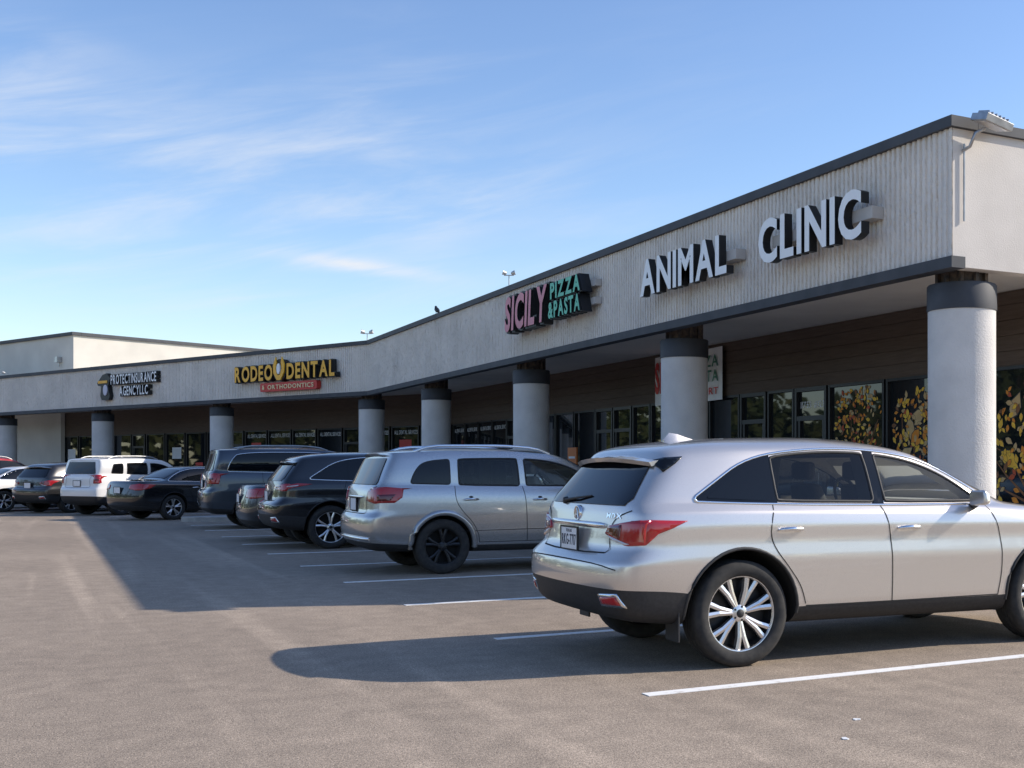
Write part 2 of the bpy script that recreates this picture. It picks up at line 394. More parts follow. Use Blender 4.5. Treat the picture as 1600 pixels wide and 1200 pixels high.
    for s,pr in ((-1,'R'),(1,'L')):
        if c.get('chrome'):
            outline_tube(bvh,offset_poly(dlo,.012),s,.011).build('window_trim',M['chrome'],root)
        dl0=offset_poly(dlo,.006); dl=dl0
        if clear: dl=clip_x(dl,min(p[0] for p in glass[clear[0]]))
        if not c.get('pillars'):
            q=MB(); patch_into(q,bvh,dl,pr,.006); q.build('window_surround',M['glass'],root,fix=False)
            if len(clear)>1:
                bp=clip_x(clip_x(dl0,min(p[0] for p in glass[2])+.004),max(p[0] for p in glass[1])-.004,-1)
                q=MB(); patch_into(q,bvh,bp,pr,.006); q.build('door_pillar',M['glass'],root,fix=False)
        for i,g in enumerate(glass):
            q=MB(); patch_into(q,bvh,g,pr,.010 if i not in clear else .002); sw=q.build('side_window',(M['clear'] if i==2 else M['dim']) if i in clear else M['glass'],root,fix=False)
            if i in clear or c.get('pillars'): outline_tube(bvh,g,s,.012).build('window_seal',M['plastic'],sw)
        q=MB()
        for pj,poly in c['tail']:
            if pj=='S': patch_into(q,bvh,S(poly),pr,.012,.03,0,True)
            else: patch_into(q,bvh,Sy(poly if s<0 else mir(poly)),'B',.013,.03,0,True)
        tl=q.build('taillight',c.get('tailmat',M['tail']),root)
        for key,mm,nm in (('tail2',M['taild'],'dark_lens'),('tail3',M['lens'],'clear_lens')):
            if key in c:
                q=MB()
                for pj,poly in c[key]:
                    if pj=='S': patch_into(q,bvh,S(poly),pr,.016,.03,0,True)
                    else: patch_into(q,bvh,Sy(poly if s<0 else mir(poly)),'B',.017,.03,0,True)
                q.build(nm,mm,tl)
        if 'refl' in c:
            q=MB(); pp=Sy(c['refl']); pp=pp if s<0 else mir(pp); patch_into(q,bvh,offset_poly(pp,.02),'B',.008,.03,0,True); rf=q.build('reflector_surround',M['chrome'],root)
            q=MB(); patch_into(q,bvh,pp,'B',.014,.03,0,True); q.build('reflector',M['tail'],rf)
        q=MB(); patch_into(q,bvh,Sy([(s*.48,.68),(s*.52,.78),(s*.80,.84),(s*.80,.70)]),'F',.012,.04,0,True); q.build('headlight',M['lens'],root)
        for ln in c['seams']:
            q=MB(); pts=densify(soften(S(ln),False,2,.1),.03); ra=[]
            for i,p in enumerate(pts):
                t=(pts[min(i+1,len(pts)-1)]-pts[max(0,i-1)]).normalized(); nv=Vector((-t.y,t.x))*.0038
                for sg in (-1,1):
                    e=p+nv*sg; h=hit(bvh,(e.x,s*3,e.y),(0,-s,0)); ra.append(h+Vector((0,s*.0025,0)) if h else Vector((e.x,s*.9,e.y)))
            q.add(ra,[(2*i,2*i+1,2*i+3,2*i+2) for i in range(len(pts)-1)],0,True); q.build('door_gap',M['seam'],root)
        for (hx,hz) in c['handles']:
            hx*=sx; hz*=sz; h=hit(bvh,(hx,s*3,hz),(0,-s,0)); q=MB(); y=h.y
            q.lathe([(.001,.001),(.03,.002),(.045,.003)],(hx,y,hz),'y',16,1)
            q.tube([(hx-.10,y+s*.004,hz-.004),(hx-.08,y+s*.028,hz),(hx,y+s*.034,hz+.004),(hx+.08,y+s*.028,hz),(hx+.10,y+s*.004,hz-.004)],[.008,.014,.016,.014,.008],10,0)
            q.build('door_handle',[c.get('hmat',M['chrome']),M['seam']],root)
        mx,mz=c['mirror'][0]*sx,c['mirror'][1]*sz; h=hit(bvh,(mx,s*3,mz),(0,-s,0)); q=MB(); y=h.y
        A=[(-.045,.03,-.065),(.045,.03,-.05),(.035,.22,-.035),(-.045,.235,-.055)]; Bt=[(-.045,.03,.065),(.045,.03,.04),(.03,.20,.05),(-.045,.225,.075)]
        q.hexa([(mx+a,y+s*(b+.02),mz+.03+z) for a,b,z in A+Bt]); ms=q.build('side_mirror',c.get('mmat',paintm),root,bevel=.028,seg=4,allsmooth=True)
        q=MB(); q.tube([(mx+.02,y-s*.02,mz-.05),(mx,y+s*.09,mz-.015)],[.035,.026],10); q.build('mirror_foot',M['plastic'],ms)
        for x in ax:
            q=MB(); path=[]
            for i in range(25):
                a=R(-4+188*i/24); px,pz=x+(AR+.008)*math.cos(a),RR+.015+(AR+.008)*math.sin(a)
                h=hit(bvh,(px,s*3,pz),(0,-s,0))
                if h: path.append(Vector((px,h.y,pz)))
            q.tube(path,c.get('lip',.014),8,0); q.build('wheel_arch_lip',c.get('lipmat',M['plastic']),root)  # black lip colours in the thin shadow line at the arch; lipmat gives flares
            wheel(root,x,s*(yo-ww/2),s,RR,c['rim'],ww,c['style'],c.get('rimmat',M['alloy']),c.get('pocket',M['well']))
        if c.get('rails'):
            q=MB(); x0,x1,yy=c['rails']; path=[]
            for i in range(13):
                x=(x0+(x1-x0)*i/12)*sx; h=hit(bvh,(x,s*yy*sy,5),(0,0,-1)); e=.0 if i in (0,12) else .045 if i in (1,11) else .06
                path.append(h+Vector((0,0,e)))
            q.tube(path,.019,8); q.build('roof_rail',c.get('railmat',M['alu']),root)
    if clear:
        for s in (-1,1):
            for dx in ((.14,-.75) if len(clear)>1 else (.14,)):
                q=MB(); q.hexa([(2.38*sx,s*.38-.25,.95),(2.52*sx,s*.38-.25,.95),(2.52*sx,s*.38+.25,.95),(2.38*sx,s*.38+.25,.95),(2.30*sx,s*.38-.19,1.26*sz),(2.40*sx,s*.38-.19,1.26*sz),(2.40*sx,s*.38+.19,1.26*sz),(2.30*sx,s*.38+.19,1.26*sz)])
                q.v=[v+Vector((dx,0,0)) for v in q.v]
                st=q.build('seat',M['seat'],root,bevel=.04,seg=3,allsmooth=True)
                q=MB(); q.box(2.285*sx+dx,2.385*sx+dx,s*.38-.13,s*.38+.13,1.29*sz,1.44*sz); q.build('headrest',M['seat'],st,bevel=.035,seg=3,allsmooth=True)
        q=MB(); cc=Vector((2.93*sx,.38,1.13*sz)); ax1=Vector((0,1,0)); ax2=Vector((-.35,0,.94)).normalized()
        q.tube([cc+(ax1*math.cos(6.2832*i/20)+ax2*math.sin(6.2832*i/20))*.18 for i in range(20)]+[cc+ax1*.18],.015,8); q.build('steering_wheel',M['black'],root)
    q=MB()
    if c.get('rwproj','B')=='B': patch_into(q,bvh,Sy(c['rw']),'B',.008,.05)
    else: patch_into(q,bvh,St(c['rw']),'T',.008,.05)
    q.build('rear_window',M['glass'],root,fix=False)
    q=MB(); patch_into(q,bvh,St(c['ws']),'T',.006,.05); q.build('windshield',M['clear'] if clear else M['glass'],root,fix=False)
    if 'spoiler' in c:
        x0,x1,w,z0,z1=c['spoiler']; q=MB(); K=9; secs=[]
        for i in range(K):
            yy=(-1+2*i/(K-1))*w*sy; dx=.07*(abs(yy)/(w*sy))**3; dz=-.035*(abs(yy)/(w*sy))**2
            secs.append([((x0+dx)*sx,yy,z0*sz+dz),((x1)*sx,yy,z1*sz+dz*1.2),((x1+.12)*sx,yy,z1*sz-.03+dz*1.2),((x0+dx+.02)*sx,yy,z0*sz-.03+dz)])
        for a,b in zip(secs,secs[1:]):
            q.add(a+b,[(0,1,5,4),(1,2,6,5),(3,0,4,7)],0,True); q.add(a+b,[(2,3,7,6)],1,True)
        q.add(secs[0],[(0,1,2,3)]); q.add(secs[-1],[(0,1,2,3)])
        sp_=q.build('roof_spoiler',[c.get('spmat',paintm),M['plastic']],root,sharp=35)
        if c.get('fins'):
            for s in (-1,1):
                q=MB(); patch_into(q,bvh,[(a*sx,b*sz) for a,b in c['fins']],'R' if s<0 else 'L',.012,.03,0,True); q.build('spoiler_fin',M['glass'],sp_)
    for ln in c.get('rseams',[]):
        q=MB(); pts=densify(soften(Sy(ln),False,2,.05),.03); ra=[]
        for i,p in enumerate(pts):
            t=(pts[min(i+1,len(pts)-1)]-pts[max(0,i-1)]).normalized(); nv=Vector((-t.y,t.x))*.004
            for sg in (-1,1):
                e=p+nv*sg; h=hit(bvh,(-3,e.x,e.y),(1,0,0)); ra.append((h or Vector((.2,e.x,e.y)))+Vector((-.003,0,0)))
        q.add(ra,[(2*i,2*i+1,2*i+3,2*i+2) for i in range(len(pts)-1)],0,True); q.build('hatch_gap',M['seam'],root)
    pz=c['plate']*sz; h=hit(bvh,(-3,0,pz),(1,0,0)); h2=hit(bvh,(-3,0,pz+.07),(1,0,0)); h3=hit(bvh,(-3,0,pz-.07),(1,0,0))
    x0=min(h.x,h2.x,h3.x)-.014
    q=MB(); q.box(x0,x0+.012,-.155,.155,pz-.078,pz+.078); pl=q.build('license_plate',M['plate'],root,bevel=.003)
    q=MB(); 
    for y0,y1,z0,z1 in ((-.17,.17,.078,.09),(-.17,.17,-.09,-.078),(-.17,-.155,-.078,.078),(.155,.17,-.078,.078)): q.box(x0-.003,x0+.01,y0,y1,pz+z0,pz+z1)
    q.build('plate_frame',M['black'],pl)
    return root,bvh,x0,pz
SUV=dict(rings=[
 (.44,4.55,.70,.08,.15,[(0,.36),(1,.27),(4,.25),(4.9,.28)]),
 (.27,4.74,.86,.10,.30,[(0,.38),(1,.28),(4,.25),(4.9,.25)]),
 (.18,4.86,.93,.15,.45,[(0,.44),(1,.34),(4,.32),(4.9,.32)]),
 (.135,4.90,.957,.17,.5,[(0,.585),(.75,.55),(1.3,.40),(3.6,.39),(4.9,.48)]),
 (.12,4.92,.968,.18,.5,[(0,.66),(1,.62),(4,.60),(4.9,.60)]),
 (.14,4.92,.976,.18,.5,[(0,.745),(1,.76),(4,.73),(4.9,.70)]),
 (.25,4.90,.962,.15,.5,[(0,.785),(.5,.86),(1,.885),(4,.86),(4.9,.80)]),
 (.275,4.86,.966,.14,.5,[(0,.98),(1,1.0),(4,.96),(4.9,.86)]),
 (.295,4.80,.945,.13,.5,[(0,1.075),(1,1.085),(3.5,1.045),(4.2,1.0),(4.9,.92)]),
 (.31,4.35,.912,.12,.35,[(0,1.12),(1,1.125),(3.5,1.09),(4.0,1.07),(4.9,1.0)]),
 (.325,3.78,.888,.12,.25,[(0,1.155),(1,1.15),(3,1.12),(3.78,1.12)]),
 (.455,3.32,.825,.12,.22,[(.4,1.31),(1,1.335),(3.3,1.32)]),
 (.58,2.96,.745,.12,.20,[(.5,1.455),(1.2,1.51),(2.0,1.525),(2.9,1.49)]),
 (.62,2.76,.68,.10,.2,[(.5,1.50),(1,1.56),(2,1.585),(2.8,1.54)]),
 (.75,2.55,.5,.1,.2,[(.6,1.545),(1.2,1.595),(2,1.615),(2.6,1.585)]),
 (.95,2.3,.22,.1,.15,[(.9,1.585),(1.4,1.62),(2,1.63)])],
 crease={3:.6,5:.7,6:.5,7:.5,8:.75,10:.6,12:.4},gi=11,cabin=(1.50,3.20,1.10,1.47,.70),
 dark=3,axr=1.15,axf=3.97,wr=.372,ar=.435,yo=.95,ww=.25,rim=.268,style=(7,.16,True,1.3),
 dlo=[(.80,1.168),(1.0,1.29),(1.22,1.42),(1.5,1.49),(2.0,1.525),(2.45,1.505),(2.82,1.445),(3.12,1.32),(3.42,1.125),(2.9,1.12),(2.0,1.13),(1.2,1.15)],
 glass=[[(.89,1.178),(1.06,1.29),(1.25,1.405),(1.38,1.45),(1.38,1.155)],[(1.46,1.155),(1.46,1.465),(1.7,1.495),(2.0,1.508),(2.28,1.50),(2.30,1.14)],
        [(2.40,1.14),(2.38,1.490),(2.6,1.465),(2.82,1.412),(3.05,1.315),(3.29,1.16),(3.3,1.135)]],
 rw=[(-.62,1.43),(.62,1.43),(.74,1.18),(.70,1.13),(-.70,1.13),(-.74,1.18)],
 ws=[(2.90,-.60),(2.90,.60),(3.55,.74),(3.60,.4),(3.62,0),(3.60,-.4),(3.55,-.74)],
 tail=[('S',[(.36,.865),(.36,1.03),(.45,1.037),(.72,1.028),(.60,.98),(.50,.945),(.42,.87)]),('B',[(-.54,.935),(-.58,.99),(-.88,1.035),(-.915,1.032),(-.915,.868),(-.80,.862)])],
 tail2=[('B',[(-.57,.945),(-.60,.98),(-.74,1.0),(-.74,.90)])],
 tail3=[('B',[(-.58,.925),(-.74,.895),(-.84,.872),(-.80,.866),(-.64,.895)])],
 refl=[(-.66,.47),(-.66,.515),(-.82,.525),(-.84,.47)],
 seams=[[(1.42,1.14),(1.36,.95),(1.40,.82),(1.52,.68),(1.62,.55),(1.66,.42)],[(2.34,1.13),(2.40,.95),(2.42,.6),(2.42,.40)],[(3.36,1.10),(3.46,.9),(3.48,.6),(3.44,.40)],[(1.66,.405),(2.4,.40),(3.44,.40)]],
 rseams=[[(-.80,1.10),(-.62,1.04),(-.58,.93),(-.64,.80),(.64,.80),(.58,.93),(.62,1.04),(.80,1.10)],[(-.84,.705),(-.6,.745),(.6,.745),(.84,.705)]],
 handles=[(1.53,.955),(2.57,.945)],mirror=(3.22,1.125),rails=None,plate=.88,spoiler=(.48,.86,.68,1.465,1.53),chrome=True,lip=.012)
BOX=dict(rings=[
 (.35,4.5,.66,.08,.15,.28),
 (.17,4.7,.82,.10,.3,[(0,.36),(1,.27),(4,.24),(4.9,.24)]),
 (.09,4.82,.875,.13,.4,[(0,.42),(1,.36),(4,.34),(4.9,.33)]),
 (.055,4.88,.90,.14,.45,[(0,.55),(1,.50),(4,.48),(4.9,.5)]),
 (.05,4.89,.91,.14,.45,[(0,.66),(1,.66),(4,.64),(4.9,.62)]),
 (.07,4.88,.915,.14,.45,[(0,.74),(1,.78),(4,.76),(4.9,.7)]),
 (.13,4.85,.912,.12,.42,[(0,.79),(1,.9),(4,.88),(4.9,.8)]),
 (.145,4.80,.905,.12,.4,[(0,1.0),(1,1.02),(4,.98),(4.9,.88)]),
 (.17,4.72,.885,.11,.4,[(0,1.09),(1,1.09),(3.5,1.05),(4.2,1.0),(4.9,.93)]),
 (.19,4.3,.87,.10,.3,[(0,1.13),(1,1.125),(3.5,1.09),(4.0,1.06),(4.9,1.0)]),
 (.215,3.75,.855,.10,.22,[(0,1.165),(1,1.15),(3,1.12),(3.78,1.12)]),
 (.33,3.3,.805,.09,.2,[(.3,1.34),(1,1.34),(3.3,1.31)]),
 (.44,2.95,.755,.09,.18,[(.4,1.50),(1,1.525),(2,1.525),(2.9,1.49)]),
 (.46,2.78,.715,.09,.18,[(.5,1.57),(1,1.595),(2,1.60),(2.8,1.55)]),
 (.60,2.55,.5,.1,.18,[(.6,1.60),(1.2,1.625),(2,1.635),(2.6,1.60)]),
 (.85,2.3,.22,.1,.15,[(.8,1.62),(1.4,1.645),(2,1.65)])],
 crease={3:.5,5:.7,6:.5,8:.6,10:.7,12:.5,13:.65},gi=11,cabin=(1.34,3.20,1.10,1.47,.68),
 dark=2,axr=1.08,axf=3.97,wr=.36,ar=.42,yo=.90,rim=.245,style=(5,.2,True,1.4),
 dlo=[(.54,1.155),(.60,1.33),(.72,1.475),(1.1,1.52),(2,1.525),(2.5,1.51),(2.85,1.45),(3.1,1.335),(3.4,1.115),(2,1.125)],
 glass=[[(.64,1.17),(.70,1.33),(.83,1.455),(1.2,1.485),(1.2,1.155)],[(1.28,1.155),(1.28,1.49),(1.7,1.50),(2.12,1.50),(2.14,1.14)],[(2.22,1.14),(2.2,1.495),(2.5,1.48),(2.8,1.42),(3.05,1.315),(3.28,1.135)]],
 rw=[(-.60,1.50),(.60,1.50),(.70,1.20),(.68,1.16),(-.68,1.16),(-.70,1.20)],
 ws=[(2.95,-.6),(2.95,.6),(3.5,.70),(3.56,.4),(3.58,0),(3.56,-.4),(3.5,-.70)],
 tail=[('S',[(.20,.93),(.21,1.12),(.35,1.13),(.52,1.11),(.50,1.0),(.40,.93)]),('B',[(-.55,.96),(-.57,1.08),(-.82,1.12),(-.868,1.11),(-.868,.93),(-.80,.92)])],
 tail2=[('S',[(.24,.955),(.24,1.03),(.46,1.04),(.38,.955)])],
 seams=[[(1.24,1.14),(1.24,.95),(1.34,.80),(1.48,.66),(1.56,.5),(1.57,.40)],[(2.18,1.13),(2.22,.95),(2.24,.40)],[(3.34,1.10),(3.42,.9),(3.42,.42)],[(1.57,.40),(3.42,.40)],[(1.3,.55),(2.2,.56),(3.4,.56)]],
 rseams=[[(-.74,1.14),(-.56,1.10),(-.54,.95),(-.60,.79),(.60,.79),(.54,.95),(.56,1.10),(.74,1.14)]],
 handles=[(1.45,.965),(2.42,.955)],mirror=(3.2,1.13),rails=(.75,2.65,.66),plate=.90,spoiler=(.36,.72,.66,1.565,1.605),chrome=False,lip=.02,hmat=M['chrome'])
SEDAN=dict(rings=[
 (.35,4.5,.66,.1,.15,.24),
 (.15,4.72,.82,.2,.35,[(0,.30),(1,.22),(4,.20),(4.9,.20)]),
 (.05,4.86,.88,.26,.45,[(0,.40),(1,.33),(4,.30),(4.9,.30)]),
 (.0,4.92,.915,.26,.5,[(0,.55),(1,.5),(4,.48),(4.9,.48)]),
 (.02,4.92,.925,.26,.5,[(0,.70),(1,.68),(4,.64),(4.9,.60)]),
 (.06,4.88,.92,.24,.5,[(0,.86),(1,.84),(4,.78),(4.9,.70)]),
 (.10,4.80,.895,.22,.5,[(0,.99),(1,.95),(3,.90),(4.2,.86),(4.9,.76)]),
 (.14,4.45,.86,.22,.4,[(0,1.05),(1,.985),(3,.935),(3.8,.93),(4.9,.85)]),
 (.50,4.0,.81,.2,.3,[(0,1.07),(.8,1.03),(1.5,1.0),(3,.97),(4.0,.97)]),
 (.85,3.6,.785,.18,.25,[(.8,1.08),(1.5,1.03),(3,1.0),(3.6,1.0)]),
 (1.2,3.15,.715,.15,.2,[(1.2,1.23),(2,1.24),(3.1,1.20)]),
 (1.5,2.78,.63,.14,.2,[(1.5,1.355),(2.2,1.385),(2.8,1.34)]),
 (1.6,2.6,.52,.14,.2,[(1.6,1.40),(2.2,1.43),(2.6,1.40)]),
 (1.8,2.4,.25,.1,.15,[(1.8,1.435),(2.2,1.455)])],
 crease={5:.5,6:.6,7:.5,9:.5},gi=10,
 dark=2,axr=1.10,axf=3.93,wr=.335,ar=.385,yo=.895,ww=.22,rim=.235,style=(5,.2,True,1.3),
 dlo=[(1.0,1.045),(1.25,1.20),(1.55,1.32),(1.85,1.36),(2.3,1.36),(2.7,1.30),(3.0,1.19),(3.36,1.01),(2.2,1.02)],
 glass=[[(1.12,1.065),(1.32,1.20),(1.52,1.28),(1.52,1.05)],[(1.58,1.05),(1.58,1.30),(1.85,1.335),(2.15,1.342),(2.17,1.035)],[(2.25,1.035),(2.24,1.34),(2.5,1.315),(2.75,1.26),(3.0,1.16),(3.24,1.03)]],
 rw=[(.98,-.62),(.98,.62),(1.48,.50),(1.48,-.50)],rwproj='T',
 ws=[(2.72,-.55),(2.72,.55),(3.40,.66),(3.45,0),(3.40,-.66)],
 tail=[('S',[(.22,.80),(.22,.96),(.45,.965),(.60,.94),(.45,.86)]),('B',[(-.48,.84),(-.50,.94),(-.80,.97),(-.85,.95),(-.85,.80),(-.7,.80)])],
 seams=[[(1.5,1.02),(1.5,.85),(1.62,.6),(1.66,.36)],[(2.21,1.02),(2.26,.8),(2.26,.34)],[(3.3,.98),(3.4,.8),(3.38,.34)],[(1.66,.36),(3.38,.34)]],
 rseams=[[(-.55,1.02),(-.5,.80),(-.42,.68),(.42,.68),(.5,.80),(.55,1.02)]],
 handles=[(1.72,.86),(2.55,.85)],mirror=(3.15,1.03),rails=None,plate=.80,chrome=True,lip=.010,hmat=M['chrome'])
cars='cars parked nose in along the shopping strip'
root,bvh,px0,pz=build_car(SUV,'parked_car','large silver crossover nearest the camera with chrome window trim and white plate','car',(3.17,8.10,0),R(-1.5),P['silver'],(1,.98,1),group=cars,pocket=M['alloyd'],clear=(1,2),
   fins=[(.585,1.43),(.66,1.455),(.78,1.465),(.72,1.42),(.62,1.36)])
Fc=lambda a,t,z: Vector((px0-.002+t,a,z))
pl=[o for o in root.children if o.name.startswith('license_plate')][0]
letters('RKG-7717',Fc,.135,-.135,pz-.045,.075,0,.003,[M['ink'],M['ink']],pl,None,.012,.2,one='plate_lettering')
letters('TEXAS',Fc,.055,-.055,pz+.046,.020,0,.003,[M['ink'],M['ink']],pl,None,.01,.2,one='plate_lettering')
def surf_F(bv,off): 
    def F(a,t,z):
        h=hit(bv,(-3,a,z),(1,0,0)); return Vector((h.x-off+t,a,z))
    return F
letters('MDX',surf_F(bvh,.006),-.50,-.70,1.045,.032,0,.006,[M['chrome'],M['chrome']],root,None,.03,.25,one='model_badge')
q=MB(); hx=hit(bvh,(-3,.0,1.06),(1,0,0)).x
q.lathe([(.046,-.012),(.052,-.016),(.058,-.012),(.058,.02)],(hx,0,1.06),'x',28)
for s in (-1,1): q.tube([(hx-.014,s*.030,1.025),(hx-.014,s*.006,1.098)],.006,8)
q.tube([(hx-.014,-.022,1.05),(hx-.014,.022,1.05)],.005,8)
q.build('emblem',M['chrome'],root)
q=MB(); F2=surf_F(bvh,.0); secs=[F2(-.52+1.04*i/16,0,.99) for i in range(17)]
q.tube([p+Vector((-.012,0,0)) for p in secs],[.010]+[.022]*15+[.010],8); q.build('tailgate_garnish',M['chrome'],root)
q=MB(); a=F2(.30,-.02,1.15); b=F2(-.15,-.02,1.19); q.tube([a,a.lerp(b,.5)+Vector((-.012,0,0)),b],[.012,.009,.006],8); q.lathe([(.001,-.03),(.024,-.028),(.03,.0)],F2(.32,0,1.145),'x',14); q.build('rear_wiper',M['plastic'],root)
q=MB(); secs=[(.98,.030,.0),(1.03,.028,.055),(1.10,.026,.045),(1.17,.022,.022),(1.24,.010,.004)]
q.add([(x,-w_,1.59) for x,w_,h_ in secs]+[(x+.0,0,1.602+h_) for x,w_,h_ in secs]+[(x,w_,1.59) for x,w_,h_ in secs],[(i,i+1,5+i+1,5+i) for i in range(4)]+[(5+i,5+i+1,10+i+1,10+i) for i in range(4)]+[(0,5,10),(4,14,9)],0,True); q.build('antenna_fin',P['silver'],root,sharp=60)
for s in (-1,1):
    q=MB(); q.box(.66,.675,s*.80-.10,s*.80+.10,.20,.46); q.build('mud_flap',M['plastic'],root,bevel=.004)
root,bv2,x2,pz2=build_car(BOX,'parked_car','boxy silver crossover with black five-spoke wheels and roof rails, second from the camera','car',(3.57,16.22,0),0,P['silver2'],(1,1,1.01),group=cars,square=.5,rimmat=M['alloyd'],lipmat=P['silver2'],lip=.040,spmat=P['silver2'],clear=(1,2),railmat=M['chrome'],pillars=True,
   glass=[[(.66,1.18),(.72,1.33),(.84,1.455),(1.18,1.485),(1.18,1.165)],[(1.30,1.155),(1.30,1.49),(1.7,1.50),(2.12,1.50),(2.14,1.14)],[(2.24,1.14),(2.22,1.495),(2.5,1.48),(2.8,1.42),(3.05,1.315),(3.28,1.135)]],
   tail=[('S',[(.20,.93),(.21,1.12),(.35,1.13),(.56,1.11),(.54,1.0),(.44,.93)]),('B',[(-.55,.96),(-.57,1.08),(-.82,1.12),(-.868,1.11),(-.868,.93),(-.80,.92)])])
q=MB(); F2=surf_F(bv2,.0); q.tube([F2(-.42+.84*i/10,-.012,1.01) for i in range(11)],[.008]+[.016]*9+[.008],8); q.build('tailgate_garnish',M['chrome'],root)
q=MB(); q.tube([F2(-.78+1.56*i/14,-.012,.475) for i in range(15)],.022,8); q.build('bumper_trim',M['chrome'],root)
build_car(SUV,'parked_car','glossy black crossover with silver alloy wheels and thin boomerang taillights','car',(3.28,21.95,0),0,P['black'],(.985,.975,1.03),cars,tail=[('S',[(.38,.98),(.38,1.06),(.60,1.09),(.84,1.08),(.50,1.02)]),('B',[(-.46,1.0),(-.46,1.05),(-.90,1.085),(-.915,1.07),(-.915,.97),(-.86,.965),(-.80,1.02)])],tail2=[('B',[(-.55,1.015),(-.55,1.035),(-.78,1.05),(-.78,1.03)])],tail3=[('S',[(.42,1.03),(.42,1.045),(.60,1.065),(.60,1.05)])],style=(5,.22,True,1.3),chrome=True)
build_car(SEDAN,'parked_car','dark grey sedan mostly hidden between the black crossover and the tall blue-grey vehicle','car',(3.34,24.3,0),0,P['grey'],(.95,1,1.02),cars,tail=[('S',[(.22,.80),(.22,.98),(.45,.985),(.66,.95),(.45,.84)]),('B',[(-.52,.82),(-.52,.96),(-.80,.98),(-.85,.96),(-.85,.80),(-.7,.80)])])
build_car(BOX,'parked_car','tall blue-grey full-size SUV with large dark side windows','car',(3.20,29.75,0),0,P['slate'],(1.06,1.07,1.14),cars,square=1.25,wr=.39,ar=.45,rim=.27,chrome=True,hmat=P['slate'],tail=[('S',[(.20,.90),(.21,1.10),(.30,1.10),(.40,1.06),(.36,.90)]),('B',[(-.66,.90),(-.66,1.10),(-.82,1.11),(-.868,1.10),(-.868,.90)])],tail2=[('B',[(-.7,.98),(-.7,1.02),(-.84,1.02),(-.84,.98)])])
A25=R(25)
build_car(SEDAN,'parked_car','black sedan with slim red taillights parked at an angle','car',(1.83,35.1,0),A25,P['black'],(1,1,1),cars)
build_car(BOX,'parked_car','white compact SUV with roof rack beside the black sedan','car',(.93,39.2,0),R(33),P['white'],(.87,.97,1.04),cars,square=1.35,pillars=True,hmat=P['white'],
  glass=[[(.72,1.19),(.74,1.30),(.80,1.44),(1.14,1.455),(1.14,1.175)],[(1.30,1.165),(1.30,1.465),(1.7,1.475),(2.06,1.475),(2.08,1.15)],[(2.22,1.15),(2.2,1.465),(2.5,1.455),(2.8,1.40),(3.05,1.30),(3.26,1.145)]],
  tail=[('S',[(.20,.90),(.21,1.14),(.30,1.14),(.34,.92)]),('B',[(-.70,.90),(-.70,1.13),(-.82,1.14),(-.868,1.13),(-.868,.90)])],tail2=[('B',[(-.72,.98),(-.72,1.03),(-.85,1.03),(-.85,.98)])],dark=3)
build_car(SUV,'parked_car','charcoal crossover between the white SUV and the white sedan','car',(-.42,41.9,0),R(33),P['char'],(.93,.94,.97),cars,style=(5,.25,True,1.3),wr=.36,ar=.42)
build_car(SEDAN,'parked_car','white sedan cut off by the left edge of the photo','car',(-2.25,43.9,0),A25,P['white'],(1,1,1),cars)
build_car(BOX,'parked_car','red SUV cut off by the left edge behind the white sedan','car',(-3.3,46.7,0),A25,P['red'],(.95,1,1.08),cars)
# ------------------------------------------------------------------ ground
g=MB(); g.add([(-400,-300,0),(400,-300,0),(400,700,0),(-400,700,0)],[(0,1,2,3)]); struct(g.build('ground',M['asphalt'],fix=False))
for k in range(-1,10):
    y=6.56+2.735*k; q=MB(); q.box(3.25,8.2,y-.05,y+.05,.001,.005); struct(q.build('parking_line',M['line']))
B0=Vector((8.75,36.5,0)); U=Vector((-math.sin(A25),math.cos(A25),0)); NN=Vector((math.cos(A25),math.sin(A25),0)); FL=48
def Fn(a,t,z): return Vector((8.75+t,a,z))
def Ff(a,t,z): return B0+U*a+NN*t+Vector((0,0,z))
for k in range(0,12):
    a=-1.5+2.9*k; q=MB(); q.fbox(Ff,a-.05,a+.05,-5.6,-.7,.001,.005)
    if a>.3: struct(q.build('parking_line',M['line']))
TM=math.tan(A25/2)
def path_prism(q,t0,t1,z0,z1,y0=10.11,mi=0):
    def pts(t,z): return [Vector((8.75+t,y0,z)),Vector((8.75+t,36.5+t*TM,z)),Ff(FL,t,z)]
    a,b,c,d=pts(t0,z0),pts(t1,z0),pts(t1,z1),pts(t0,z1)
    for i in range(2): q.add([a[i],b[i],c[i],d[i],a[i+1],b[i+1],c[i+1],d[i+1]],[(0,1,5,4),(1,2,6,5),(2,3,7,6),(3,0,4,7)],mi)
    q.add([a[0],b[0],c[0],d[0]],[(0,1,2,3)],mi); q.add([a[2],b[2],c[2],d[2]],[(3,2,1,0)],mi)
q=MB(); path_prism(q,-.35,2.95,-.02,.15,8.5); struct(q.build('sidewalk',M['concrete']))
q=MB(); tri=[(3.25,33.55),(3.55,33.2),(8.25,31.9),(8.25,36.0)]; q.prism([(x,y,-.02) for x,y in tri],[(x,y,.13) for x,y in tri]); struct(q.build('kerb_island',M['concrete'],bevel=.02))
